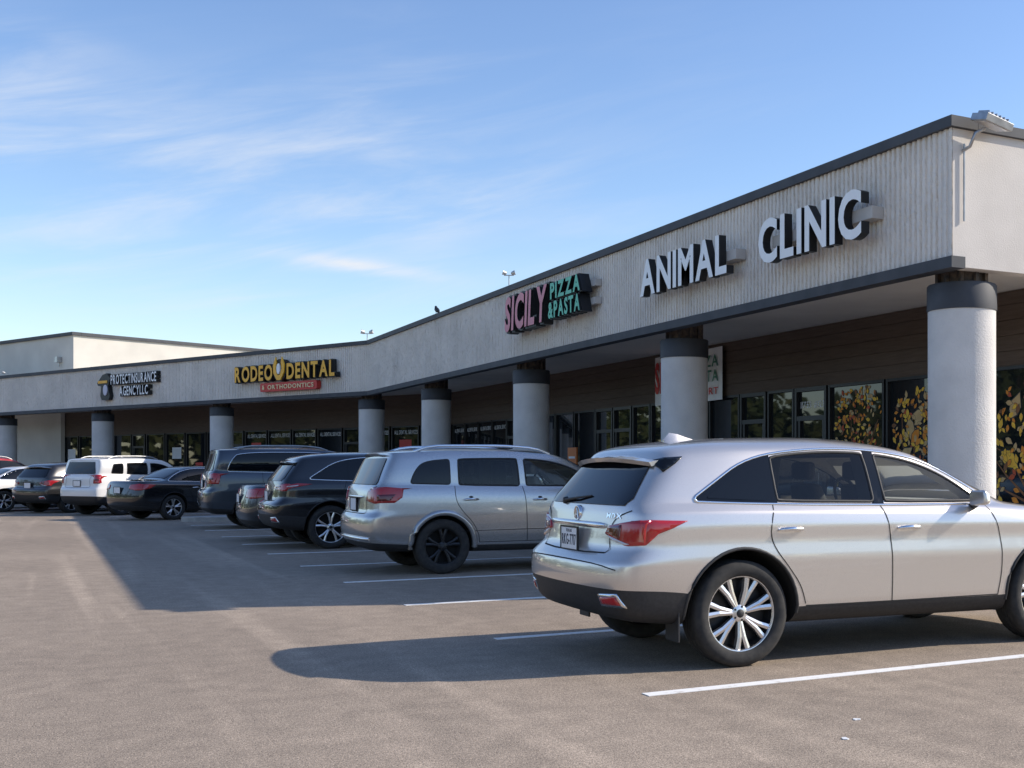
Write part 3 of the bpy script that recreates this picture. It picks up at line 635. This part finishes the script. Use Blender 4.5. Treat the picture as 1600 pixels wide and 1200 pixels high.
# ------------------------------------------------------------------ strip building
bld=thing('strip_mall_building','long low strip of shops with grey ribbed fascia and round columns','building',(8.75,10.11,0))
def rib(F,a0,a1,name):
    q=MB(); p=.092; n=int((a1-a0)/p); p=(a1-a0)/n; prof=[]
    for i in range(n):
        a=a0+i*p; j=random.uniform(-.004,.004); prof+=[(a,.0+j),(a+p*.46,.0+j),(a+p*.56,.028),(a+p*.90,.028)]
    prof.append((a1,0)); vs=[]; zs=[3.7+1.43*k/24 for k in range(25)]; nz=25
    for a,t in prof:
        for z in zs: vs.append(F(a+random.uniform(-.006,.006),t+random.uniform(-.005,.005),z))
    q.add(vs,[(nz*i+k,nz*i+k+1,nz*(i+1)+k+1,nz*(i+1)+k) for i in range(len(prof)-1) for k in range(nz-1)])
    return q.build(name,M['rib'],bld,bld,fix=False)
rib(Fn,10.11,36.5,'fascia'); rib(Ff,0,FL,'fascia')
q=MB(); path_prism(q,.04,.30,3.66,5.12,10.30); q.build('fascia_backing',M['stucco'],bld,bld)
q=MB(); path_prism(q,-.05,.33,5.12,5.24,10.06); q.build('coping',M['trim'],bld,bld)
q=MB(); q.box(9.085,34,10.06,10.42,5.115,5.225); q.build('coping',M['trim'],bld,bld)
q=MB(); path_prism(q,-.035,.16,3.582,3.708,10.075); q.build('fascia_band',M['trim'],bld,bld)
q=MB(); path_prism(q,.17,2.90,3.80,3.86,10.32); q.build('soffit',M['soffit'],bld,bld)
q=MB(); path_prism(q,.31,22,4.85,4.95,10.33); q.build('roof',M['roof'],bld,bld)
q=MB(); q.box(8.762,34,10.112,10.30,3.60,5.116); q.build('side_fascia',M['stucco'],bld,bld)
q=MB(); q.box(11.66,34,10.6,10.8,0,3.80); q.build('end_wall',M['stucco'],bld,bld)
q=MB(); 
for z in (2.77,2.98,3.19,3.40,3.61): path_prism(q,2.80,2.95,z+.004,min(z+.21,3.795)-.004,10.62)
path_prism(q,2.82,2.95,2.77,3.79,10.63); q.build('wood_panel',M['wood'],bld,bld)
q=MB(); path_prism(q,2.97,3.1,.1,3.79,10.82); q.build('back_wall',M['black'],bld,bld)
def column(F,a,t):
    c=F(a,t,0); r=.385
    q=MB(); q.lathe([(r,.15),(r,3.19)],c,'z',40); col=q.build('column',M['column'],bld,bld)
    q=MB(); q.lathe([(.26,3.185),(r+.012,3.185),(r+.012,3.47),(r,3.485),(.24,3.485)],c,'z',40); 
    for v in q.v: v-=Vector(bld.location)
    q.build('collar',M['trim'],col,sharp=40)
    q=MB(); q.lathe([(.25,3.48),(.25,3.66),(.30,3.70),(.30,3.80)],c,'z',20)
    for k in range(10):
        t_=2*math.pi*k/10+.2; q.box(c.x+.28*math.cos(t_)-.022,c.x+.28*math.cos(t_)+.022,c.y+.28*math.sin(t_)-.022,c.y+.28*math.sin(t_)+.022,3.486,3.79)
    for v in q.v: v-=Vector(bld.location)
    q.build('neck',M['neck'],col,sharp=40)
for y in (10.58,17.33,24.3,31.3): column(Fn,y,.55)
for a in (.53,8.57,16.58,24.5,32.5,40.5): column(Ff,a,.55)
def window(F,a0,a1,z0=.42,z1=2.77,transom=None,t=2.82):
    q=MB(); w=.045
    q.fbox(F,a0,a0+w,t-.05,t+.06,z0,z1); q.fbox(F,a1-w,a1,t-.05,t+.06,z0,z1)
    q.fbox(F,a0+w,a1-w,t-.048,t+.06,z1-w,z1); q.fbox(F,a0+w,a1-w,t-.048,t+.06,z0,z0+w)
    wn=q.build('window',M['frame'],bld,bld)
    p=MB(); p.fbox(F,a0+.03,a1-.03,t,t+.02,z0+.03,z1-.03); p.build('pane',M['pane'],wn,bld)
    return wn
def door(F,a0,a1,t=2.82):
    q=MB(); w=.06
    q.fbox(F,a0,a0+w,t-.06,t+.06,.15,2.77); q.fbox(F,a1-w,a1,t-.06,t+.06,.15,2.77); q.fbox(F,a0+w,a1-w,t-.058,t+.06,2.70,2.77)
    q.fbox(F,a0+w,a1-w,t-.055,t+.06,2.20,2.28); q.fbox(F,a0+w,a0+2*w+.02,t-.04,t+.04,.16,2.2); q.fbox(F,a1-2*w-.02,a1-w,t-.04,t+.04,.16,2.2); q.fbox(F,a0+2*w+.02,a1-2*w-.02,t-.04,t+.04,.16,.36)
    d=q.build('door',M['frame'],bld,bld)
    p=MB(); p.fbox(F,a0+.05,a1-.05,t,t+.02,.2,2.72); p.build('pane',M['pane'],d,bld)
    h=MB(); h.tube([F(a0+.17,t-.09,1.0),F(a0+.17,t-.09,1.3)],.014,8); h.tube([F(a0+.17,t-.09,1.02),F(a0+.17,t-.03,1.02)],.01,8); h.tube([F(a0+.17,t-.09,1.28),F(a0+.17,t-.03,1.28)],.01,8); h.build('door_handle',M['alu'],d,bld)
    return d
LEAF=[noisy('leaf_paint_orange',(.78,.30,.03),(.66,.22,.02),9,.7,0),noisy('leaf_paint_yellow',(.88,.56,.06),(.78,.44,.04),9,.7,0),noisy('leaf_paint_tan',(.62,.44,.20),(.52,.34,.15),9,.7,0),noisy('leaf_paint_brown',(.26,.12,.045),(.19,.08,.03),9,.7,0),M['black'],M['paper'],pmat('leaf_paint_red',(.50,.09,.03),.7),pmat('leaf_paint_green',(.20,.26,.06),.7)]
def painted(F,wn,a0,a1,tree=True,seed=1):
    rnd=random.Random(seed); q=MB(); t=2.8185
    def leaf(a,z,s,mi):
        an=rnd.uniform(0,6.28); pts=[(0,-1),(.45,-.5),(.55,.1),(.25,.6),(0,1.05),(-.25,.6),(-.55,.1),(-.45,-.5)]; tt=t-rnd.uniform(.0008,.008)
        mk=lambda k,dt:[F(a+s*k*(x*math.cos(an)-y*math.sin(an)),tt+dt,z+s*k*(x*math.sin(an)+y*math.cos(an))) for x,y in pts]
        q.add(mk(1.16,.0004),[tuple(range(8))],4); q.add(mk(1,0),[tuple(range(8))],mi)
    def limb(a,z,an,l,wd):
        b,y=a+l*math.cos(an),z+l*math.sin(an); nx,nz=-math.sin(an)*wd,math.cos(an)*wd
        q.add([F(a+nx,t,z+nz),F(a-nx,t,z-nz),F(b-nx*.5,t,y-nz*.5),F(b+nx*.5,t,y+nz*.5)],[(0,1,2,3)],3)
        return b,y
    W=a1-a0; C=[0,0,0,1,1,1,1,2,2,3,6]
    def tree_at(cx,w,z0,z1,n,sz):
        bx,by=limb(cx,.5,1.57,z0-.5,.05+.04*w)
        for k in range(9):
            an=.35+2.45*k/8; l=rnd.uniform(.35,.62)*(z1-z0); x2,y2=limb(bx,by-.12,an,l,.022)
            if abs(x2-cx)<w: limb(x2,y2,an+rnd.uniform(-.6,.6),l*.5,.012)
        for i in range(n):
            r=math.sqrt(rnd.random()); an=rnd.uniform(0,6.28); a=cx+w*r*math.cos(an); z=(z0+z1)/2+.1+(z1-z0)*.52*r*math.sin(an)
            if z<z1+.02: leaf(a,z,rnd.uniform(.6,1.25)*sz,rnd.choice(C))
    if tree:
        tree_at((a0+a1)/2,W*.46,1.45,2.66,210,.046)
        for i in range(90): leaf(rnd.uniform(a0+.1,a1-.1),rnd.uniform(.5,1.4),rnd.uniform(.04,.08),rnd.choice(C))
    else:
        tree_at(a0+W*.5,W*.43,1.0,2.55,150,.055)
        for i in range(120): leaf(rnd.uniform(a0+.1,a1-.1),.5+1.5*rnd.random(),rnd.uniform(.04,.08),rnd.choice(C))
        for i in range(5): leaf(rnd.uniform(a0+.3,a1-.3),rnd.uniform(1.3,2.3),rnd.uniform(.13,.20),rnd.choice([0,1,2]))
    q.build('window_painting',LEAF,wn,bld,fix=False)
wn=window(Fn,10.85,12.6); painted(Fn,wn,10.9,12.55,False,3)
wn=window(Fn,12.65,13.55); painted(Fn,wn,12.7,13.5,False,8)
wn=window(Fn,13.6,14.85); painted(Fn,wn,13.65,14.8,False,5)
wn=window(Fn,14.9,16.4); painted(Fn,wn,14.95,16.35,True,6)
d=door(Fn,16.45,17.4); letters('11753',Fn,17.29,16.97,2.42,.11,2.8175,.002,[M['paper'],M['paper']],d,bld,.01,.24,one='door_number'); letters('#123',Fn,16.88,16.58,2.42,.11,2.8175,.002,[M['paper'],M['paper']],d,bld,.01,.24,one='door_number')
q=MB(); q.fbox(Fn,16.75,17.1,2.8165,2.8185,1.55,1.8); q.build('notice',M['paper'],d,bld)
window(Fn,17.45,18.3); door(Fn,18.35,19.25); window(Fn,19.3,20.45); window(Fn,20.5,21.7); window(Fn,21.75,23.0)
window(Fn,23.05,23.9); door(Fn,23.95,24.9); door(Fn,24.95,25.9); window(Fn,25.95,27.2); d=window(Fn,27.25,28.4); window(Fn,28.45,29.7); window(Fn,29.75,31.0)
door(Fn,31.05,32.0)
a=32.05; dl=[]
while a<36.9: dl.append((Fn,a,a+1.2)); a+=1.25
for F,x,y in dl:
    wn=window(F,x,min(y,37.05)); letters('ALL DENTAL SERVICES',F,min(y,37.05)-.08,x+.08,2.50,.11,2.8175,.002,[M['paper'],M['paper']],wn,bld,.0,.2,one='window_lettering')
a=-.55; k=0
while a<23.9:
    if k%5==3: door(Ff,a+.05,a+1.0); a+=1.05
    else:
        wn=window(Ff,a+.05,a+1.4)
        if a<11.5:
            letters('ALL DENTAL SERVICES',Ff,a+1.3,a+.15,2.50,.13,2.8175,.002,[M['paper'],M['paper']],wn,bld,.01,.2,one='window_lettering')
            if k in (1,7):
                q=MB(); q.fbox(Ff,a+.45,a+1.05,2.816,2.8185,2.0,2.32); q.build('poster',M['red'],wn,bld)
        elif k%2:
            q=MB(); q.fbox(Ff,a+.35,a+1.0,2.816,2.8185,1.75,2.2); q.build('poster',M['paper'],wn,bld)
        else:
            q=MB(); q.fbox(Ff,a+.3,a+.8,2.816,2.8185,1.3,1.6); q.build('poster',[M['blue'],M['red'],M['teal']][k%3],wn,bld)
        a+=1.45
    k+=1
q=MB(); q.fbox(Ff,24.1,FL,2.60,2.78,0,3.79); q.build('plain_wall',M['white_wall'],bld,bld)
big=thing('store_building','taller cream block of an anchor store rising behind the left canopy','building',tuple(Ff(24.2,2.85,0)))
q=MB(); q.fbox(Ff,24.2,70,3.2,26,4.0,7.26); q.build('wall',M['white_wall'],big,big)
q=MB(); q.fbox(Ff,24.1,70,3.1,3.5,7.26,7.40); q.fbox(Ff,24.1,24.5,3.51,26,7.258,7.398); q.build('coping',M['trim'],big,big)
q=MB(); q.fbox(Ff,24.6,70,3.6,26,7.262,7.30); q.build('roof',M['roof'],big,big)
q=MB(); q.fbox(Ff,25.2,25.45,2.98,3.2,6.1,6.35); q.tube([Ff(25.3,3.1,5.9),Ff(25.3,3.1,6.2)],.03,8); q.build('wall_lamp',M['alu'],big,big)
# ------------------------------------------------------------------ signs
SG='shop name signs on the fascia'
BK=[M['black'],M['black']]
s=thing('shop_sign','large white channel letters reading ANIMAL CLINIC on a raceway','sign',(8.75,14,4.0),0,SG)
letters('ANIMAL',Fn,17.25,14.50,4.15,.545,-.30,.12,[M['white'],M['black']],s,s,.030,.13)
letters('CLINIC',Fn,13.65,11.36,4.13,.555,-.30,.12,[M['white'],M['black']],s,s,.030,.15)
q=MB(); q.fbox(Fn,14.46,17.1,-.17,-.001,4.33,4.48); q.fbox(Fn,11.32,13.5,-.17,-.001,4.33,4.48); q.build('raceway',M['raceway'],s,s,bevel=.006)
s=thing('shop_sign','pink and teal block letters reading SICILY PIZZA & PASTA','sign',(8.75,21.5,4.0),0,SG)
for w_,aL,aR,z,h,m_,sl_ in (('SICILY',23.45,21.18,4.20,.66,'pink',.10),('PIZZA',20.95,19.55,4.55,.29,'teal',0),('&PASTA',21.05,19.55,4.20,.29,'teal',0)):
    letters(w_,Fn,aL,aR,z,h,-.36,.03,[M[m_],M['black']],s,s,.035,.14,slant=sl_)
    letters(w_,Fn,aL,aR,z,h,-.325,.20,BK,s,s,.035,.14,slant=sl_,outl=.075,one='letter_casing')
q=MB(); q.fbox(Fn,19.4,23.4,-.12,-.001,4.30,4.42); q.fbox(Fn,19.4,21.0,-.121,-.002,4.62,4.74); q.build('raceway',M['raceway'],s,s)
s=thing('shop_sign','orange-yellow letters reading RODEO DENTAL over a red strip','sign',tuple(Ff(4,0,4.0)),0,SG)
for w_,aL,aR in (('RODEO',6.55,4.46),('DENTAL',3.70,1.28)):
    letters(w_,Ff,aL,aR,4.24,.48,-.26,.03,[M['yellow'],M['black']],s,s,.035,.18)
    letters(w_,Ff,aL,aR,4.24,.48,-.225,.16,BK,s,s,.035,.18,outl=.075,one='letter_casing')
def disc(F,a,z,rx,rz,t0,t1,n=28): 
    L0=[F(a+rx*math.cos(2*math.pi*i/n),t0,z+rz*math.sin(2*math.pi*i/n)) for i in range(n)]; L1=[F(a+rx*math.cos(2*math.pi*i/n),t1,z+rz*math.sin(2*math.pi*i/n)) for i in range(n)]; return L0,L1
q=MB(); q.prism(*disc(Ff,4.07,4.52,.34,.36,-.26,-.05),mi=0); e=q.build('emblem',M['black'],s,s)
q=MB()
for sg in (-1,1):
    pts=[(.0,-.34),(.10,-.34),(.28,-.10),(.30,.14),(.16,.40),(.12,.22),(.16,.02),(.08,-.16),(0,-.18)]
    q.prism([Ff(4.07+sg*x,-.30,4.54+y) for x,y in pts],[Ff(4.07+sg*x,-.26,4.54+y) for x,y in pts])
q.build('horseshoe',M['yellow'],e,s)
q=MB(); q.prism(*disc(Ff,4.07,4.56,.09,.17,-.315,-.27)); q.build('tooth',M['white'],e,s)
q=MB(); pts=[]
for i in range(24):
    an=2*math.pi*i/24; pts.append((3.75+(1.42 if math.cos(an)>0 else -1.42)+.07*math.cos(an),4.0+.14*math.copysign(abs(math.sin(an))**.6,math.sin(an))))
q.prism([Ff(x,-.18,z) for x,z in pts],[Ff(x,-.02,z) for x,z in pts]); q.build('red_strip',M['red'],s,s)
letters('&',Ff,5.10,4.98,3.93,.14,-.205,.02,[M['pale'],M['pale']],s,s,.012,.24,one='strip_lettering'); letters('ORTHODONTICS',Ff,4.80,2.40,3.93,.14,-.205,.02,[M['pale'],M['pale']],s,s,.012,.24,one='strip_lettering')
s=thing('shop_sign','small white letters reading PROTECTINSURANCE AGENCYLLC beside a dark emblem','sign',tuple(Ff(13,0,4.0)),0,SG)
for w_,aL,aR,z,h in (('PROTECTINSURANCE',14.62,11.5,4.50,.34),('AGENCYLLC',14.0,12.05,4.06,.33)):
    letters(w_,Ff,aL,aR,z,h,-.18,.03,[M['white'],M['black']],s,s,.02,.2)
    letters(w_,Ff,aL,aR,z,h,-.145,.13,BK,s,s,.02,.2,outl=.07,one='letter_casing')
q=MB(); pts=[(-.45,.75),(-.2,.95),(.1,.9),(.5,.6),(.42,.5),(.2,.5),(.25,.1),(.15,-.05),(-.35,-.05),(-.42,.1),(-.3,.5)]
q.prism([Ff(15.15+x,-.16,3.98+y) for x,y in pts],[Ff(15.15+x,-.02,3.98+y) for x,y in pts]); e=q.build('emblem',M['black'],s,s)
q=MB(); q.fbox(Ff,14.90,15.55,-.18,-.16,4.56,4.66); q.build('emblem_stripe',M['yellow'],e,s)
q=MB(); q.prism(*disc(Ff,15.02,4.30,.15,.20,-.185,-.16)); q.build('emblem_patch',M['lavender'],e,s)
s=thing('banner','white vinyl banner of the pizza shop partly hidden behind a column','banner',(11.5,21.3,2.7))
q=MB(); n=14
for i in range(n):
    a0=19.80+2.90*i/n; a1=a0+2.90/n; w=lambda a:2.72+.02*math.sin(a*5)
    q.add([Fn(a0,w(a0),2.70),Fn(a1,w(a1),2.70),Fn(a1,w(a1),3.72),Fn(a0,w(a0),3.72)],[(0,1,2,3)],0,True)
q.build('cloth',M['banner'],s,s,fix=False)
letters('SICILY',Fn,22.62,21.35,2.98,.62,2.685,.004,[M['red'],M['red']],s,s,.04,one='lettering')
letters('PIZZA',Fn,21.0,19.95,3.36,.22,2.685,.004,[M['green'],M['green']],s,s,.01,one='lettering')
letters('PASTA',Fn,21.0,19.95,3.07,.22,2.685,.004,[M['green'],M['green']],s,s,.01,one='lettering')
letters('SUPPORT',Fn,21.2,19.95,2.82,.13,2.685,.004,[M['red'],M['red']],s,s,.01,one='lettering')
s=thing('sidewalk_sign','orange upright notice board standing on the sidewalk by dark doors','sign',(10.6,25.1,.15))
q=MB(); q.box(10.58,10.62,24.85,25.35,.35,1.85); q.build('panel',M['orange'],s,s,bevel=.008)
q=MB(); q.box(10.5,10.7,24.88,24.92,.15,.35); q.box(10.5,10.7,25.28,25.32,.15,.35); q.build('foot',M['black'],s,s)
q=MB()
for z,w in ((1.6,.36),(1.45,.3),(1.2,.34),(1.1,.34),(1.0,.28)): q.box(10.575,10.58,25.1-w/2,25.1+w/2,z,z+.05)
q.build('print',M['paper'],s,s)
# floodlights
s=thing('floodlight','weathered metal floodlight on the roof corner above the animal clinic','lamp',(9.05,10.0,4.95))
q=MB(); q.tube([(8.90,10.10,4.88),(8.90,9.99,4.90),(8.94,9.95,5.04),(9.05,9.92,5.10)],.020,10); q.tube([(8.90,10.085,4.95),(8.90,10.085,4.10)],.012,8); q.build('arm',M['alu'],s,s)
q=MB(); mt=Matrix.Translation((9.10,9.86,5.16))@Matrix.Rotation(R(12),4,'Y')@Matrix.Rotation(R(14),4,'X')@Matrix.Scale(.80,4)
q.box(-.24,.24,-.17,.17,-.05,.05)
q.prism([(-.2,-.13,.05),(.2,-.13,.05),(.2,.13,.05),(-.2,.13,.05)],[(-.14,-.08,.09),(.14,-.08,.09),(.14,.08,.09),(-.14,.08,.09)])
for k in range(6): q.box(-.19+.07*k,-.18+.07*k,-.12,.12,.05,.10)
q.v=[mt@v for v in q.v]; q.build('housing',M['alu'],s,s,bevel=.004)
q=MB(); q.box(-.21,.21,-.14,.14,-.058,-.051); q.v=[mt@v for v in q.v]; q.build('lens',M['lens'],s,s)
def roof_lamp(p,label,h=1.0,dirs=((-1,.3),(.9,-.4)),k=.55):
    s=thing('floodlight',label,'lamp',p)
    p=Vector(p); q=MB(); q.tube([p,p+Vector((0,0,h))],.014,8); q.tube([p+Vector((-.2*k,.1*k,h)),p+Vector((.2*k,-.1*k,h))],.012,8); q.build('post',M['alu'],s,s)
    for dx,dy in dirs:
        c=p+Vector((dx*.2*k,dy*.25*k,h+.06)); q=MB(); q.lathe([(.03*k,-.12*k),(.07*k,-.08*k),(.11*k,.06*k),(.115*k,.07*k),(.09*k,.06*k),(.02*k,.0)],(0,0,0),'z',16)
        m_=Matrix.Translation(c)@Matrix.Rotation(math.atan2(dy,dx),4,'Z')@Matrix.Rotation(R(75),4,'Y'); q.v=[m_@v for v in q.v]; q.build('lamp_head',M['alu'],s,s)
roof_lamp((10.2,(2140*10.2/738-.4872*10.2)/.8733,4.9),'twin roof floodlights above the pizza sign',1.25)
roof_lamp(tuple(Ff(3.2,2.5,4.9)),'small twin roof floodlights above the dental sign',.98,k=.7)
roof_lamp(tuple(Ff(26,1.2,5.0)),'small single roof floodlight at the far left',.5,((-1,.3),))
s=thing('bird','dark bird perched on the roof edge left of the pizza sign','bird',(8.9,29.9,5.24))
me=bpy.data.meshes.new('body'); vs=[(0,-.20,.10),(0,-.10,.13),(0,.0,.16),(0,.07,.21),(0,.10,.27),(0,.15,.265)]
me.from_pydata(vs,[(i,i+1) for i in range(5)],[]); ob=bpy.data.objects.new('body',me); COL.objects.link(ob); ob.modifiers.new('k','SKIN'); sv=ob.modifiers.new('u','SUBSURF'); sv.levels=2
for i,r_ in enumerate([(.012,.03),(.05,.04),(.065,.06),(.045,.045),(.035,.035),(.008,.008)]): me.skin_vertices[0].data[i].radius=r_
me.skin_vertices[0].data[2].use_root=True
m2=eval_mesh(ob); bpy.data.objects.remove(ob); m2.polygons.foreach_set('use_smooth',[True]*len(m2.polygons)); m2.materials.clear(); obj('body',m2,M['black'],s)
for x in (-.025,.025):
    q=MB(); q.tube([(x,.0,.12),(x,.01,.0)],.006,6); q.build('leg',M['frame'],s)
for (dx,dy) in ((3.62,5.0),(3.95,5.35)):
    q=MB(); n=7; pts=[(dx+random.uniform(.012,.03)*math.cos(6.28*i/n),dy+random.uniform(.012,.03)*math.sin(6.28*i/n)) for i in range(n)]
    q.prism([(x,y,.001) for x,y in pts],[(x,y,.005) for x,y in pts]); tag(q.build('litter',M['paper']),'tiny pale scrap lying on the open asphalt at the bottom right','litter','scraps on the asphalt')
rnd=random.Random(11); q=MB()
spots=[(-34+rnd.uniform(-3,3),-10+i*7.5) for i in range(26)]+[(-30+i*8,-62+rnd.uniform(-4,4)) for i in range(20)]  # second row added out of view, for a dark band in car reflections
for x,y in spots:
    h=rnd.uniform(7,11); q.tube([(x,y,0),(x+.2,y,h*.5),(x,y,h*.8)],[.3,.2,.08],6,0)
    for k in range(420):
        v=Vector((rnd.gauss(0,1),rnd.gauss(0,1),rnd.gauss(0,.8))); v=v.normalized()*rnd.random()**.4; c=Vector((x,y,h*.52))+Vector((v.x*4.2,v.y*4.2,v.z*h*.46)); sz=rnd.uniform(.4,.8)
        a_=Vector((rnd.gauss(0,1),rnd.gauss(0,1),rnd.gauss(0,1))).normalized(); b_=a_.orthogonal().normalized()
        q.add([c-a_*sz,c+b_*sz*.6,c+a_*sz,c-b_*sz*.6],[(0,1,2,3)],1)
o=q.build('distant_trees',[pmat('bark',(.06,.045,.03),.9),noisy('foliage',(.045,.075,.02),(.10,.11,.03),.6,.8,0)],fix=False); o['kind']='stuff'; tag(o,'green trees out of view, a row across the parking lot and another added for car reflections','trees')
# ------------------------------------------------------------------ sky, sun, camera
w=bpy.data.worlds.new('World'); scn.world=w; w.use_nodes=True; nt=w.node_tree; L=nt.links.new
bg=nt.nodes['Background']; bg.inputs['Strength'].default_value=.15
sky=nt.nodes.new('ShaderNodeTexSky'); sky.sky_type='NISHITA'; sky.sun_disc=False; sky.sun_elevation=R(32.2); sky.sun_rotation=R(109.9); sky.air_density=1.0; sky.dust_density=.3; sky.ozone_density=1.8
hs=nt.nodes.new('ShaderNodeHueSaturation'); hs.inputs['Hue'].default_value=.508; hs.inputs['Saturation'].default_value=1.10; hs.inputs['Value'].default_value=1.36; L(sky.outputs[0],hs.inputs['Color'])
tc=nt.nodes.new('ShaderNodeTexCoord'); sp=nt.nodes.new('ShaderNodeSeparateXYZ'); L(tc.outputs['Generated'],sp.inputs[0])
def mth(op,a,b=None,c=None):
    n=nt.nodes.new('ShaderNodeMath'); n.operation=op
    for i,x in enumerate((a,b,c)):
        if x is None: continue
        if isinstance(x,(int,float)): n.inputs[i].default_value=x
        else: L(x,n.inputs[i])
    return n.outputs[0]
az=mth('ARCTAN2',sp.outputs[0],sp.outputs[1]); el=mth('ARCSINE',sp.outputs[2])
el2=mth('SUBTRACT',el,mth('MULTIPLY',az,.22))
cb=nt.nodes.new('ShaderNodeCombineXYZ'); L(mth('MULTIPLY',az,3.4),cb.inputs[0]); L(mth('MULTIPLY',el2,21),cb.inputs[1])
n1=nt.nodes.new('ShaderNodeTexNoise'); n1.inputs['Scale'].default_value=1.3; n1.inputs['Detail'].default_value=10; n1.inputs['Roughness'].default_value=.60; n1.inputs['Distortion'].default_value=.5; L(cb.outputs[0],n1.inputs['Vector'])
cb2=nt.nodes.new('ShaderNodeCombineXYZ'); L(mth('MULTIPLY',az,2.0),cb2.inputs[0]); L(mth('MULTIPLY',el,4.5),cb2.inputs[1]); cb2.inputs[2].default_value=3.3
n2=nt.nodes.new('ShaderNodeTexNoise'); n2.inputs['Scale'].default_value=1.5; n2.inputs['Detail'].default_value=3; L(cb2.outputs[0],n2.inputs['Vector'])
def gauss(x,c,s): d=mth('DIVIDE',mth('SUBTRACT',x,c),s); return mth('POWER',2.718,mth('MULTIPLY',mth('MULTIPLY',d,d),-1.0))
def mr(x,a,b,c=0,d=1):
    n=nt.nodes.new('ShaderNodeMapRange'); n.interpolation_type='SMOOTHSTEP'; L(x,n.inputs[0])
    for i,v in enumerate((a,b,c,d)): n.inputs[i+1].default_value=v
    return n.outputs[0]
cir=mth('MULTIPLY',mr(n1.outputs['Fac'],.36,.86),mr(n2.outputs['Fac'],.28,.62))
loc=mth('MULTIPLY',gauss(el,.215,.12),mr(az,.72,.05))
m1=mth('MULTIPLY',mth('MULTIPLY',cir,loc),.88)
sl=mth('SUBTRACT',el,mth('ADD',mth('MULTIPLY',mth('SUBTRACT',az,.235),-.09),.160))
st=mth('MULTIPLY',gauss(az,.225,.055),gauss(sl,0,.0055)); st=mth('MULTIPLY',st,mr(n1.outputs['Fac'],.25,.6))
fac=mth('MINIMUM',mth('ADD',mth('ADD',m1,mth('MULTIPLY',st,.8)),mth('MULTIPLY',mr(el,.18,.0),.10)),.9)
mx=nt.nodes.new('ShaderNodeMix'); mx.data_type='RGBA'; L(fac,mx.inputs[0]); L(hs.outputs[0],mx.inputs[6]); mx.inputs[7].default_value=(5.7,5.9,6.3,1); L(mx.outputs[2],bg.inputs['Color'])
sd=bpy.data.lights.new('sun','SUN'); sd.energy=5.0; sd.angle=R(.5); sd.color=(1,.91,.79); so=bpy.data.objects.new('sun',sd); COL.objects.link(so)
ds=Vector((.795,-.288,.533)); so.rotation_euler=ds.to_track_quat('Z','Y').to_euler(); so.location=ds*50
cd=bpy.data.cameras.new('camera'); cam=bpy.data.objects.new('camera',cd); COL.objects.link(cam); scn.camera=cam
cam.location=(0,0,1.39); cam.rotation_euler=(R(90),0,R(-29.16)); cd.sensor_width=36; cd.lens=36*1869/1600; cd.shift_x=-.1875; cd.shift_y=131/1600; cd.clip_end=2000; cd.clip_start=.05
if ZOOM:
    u,v,z=ZOOM; cd.lens*=z; cd.shift_x=(cd.shift_x+(u-.5))*z; cd.shift_y=(cd.shift_y-(v-.5)*.75)*z
scn.view_settings.view_transform='Standard'; scn.view_settings.look='None'; scn.view_settings.exposure=0
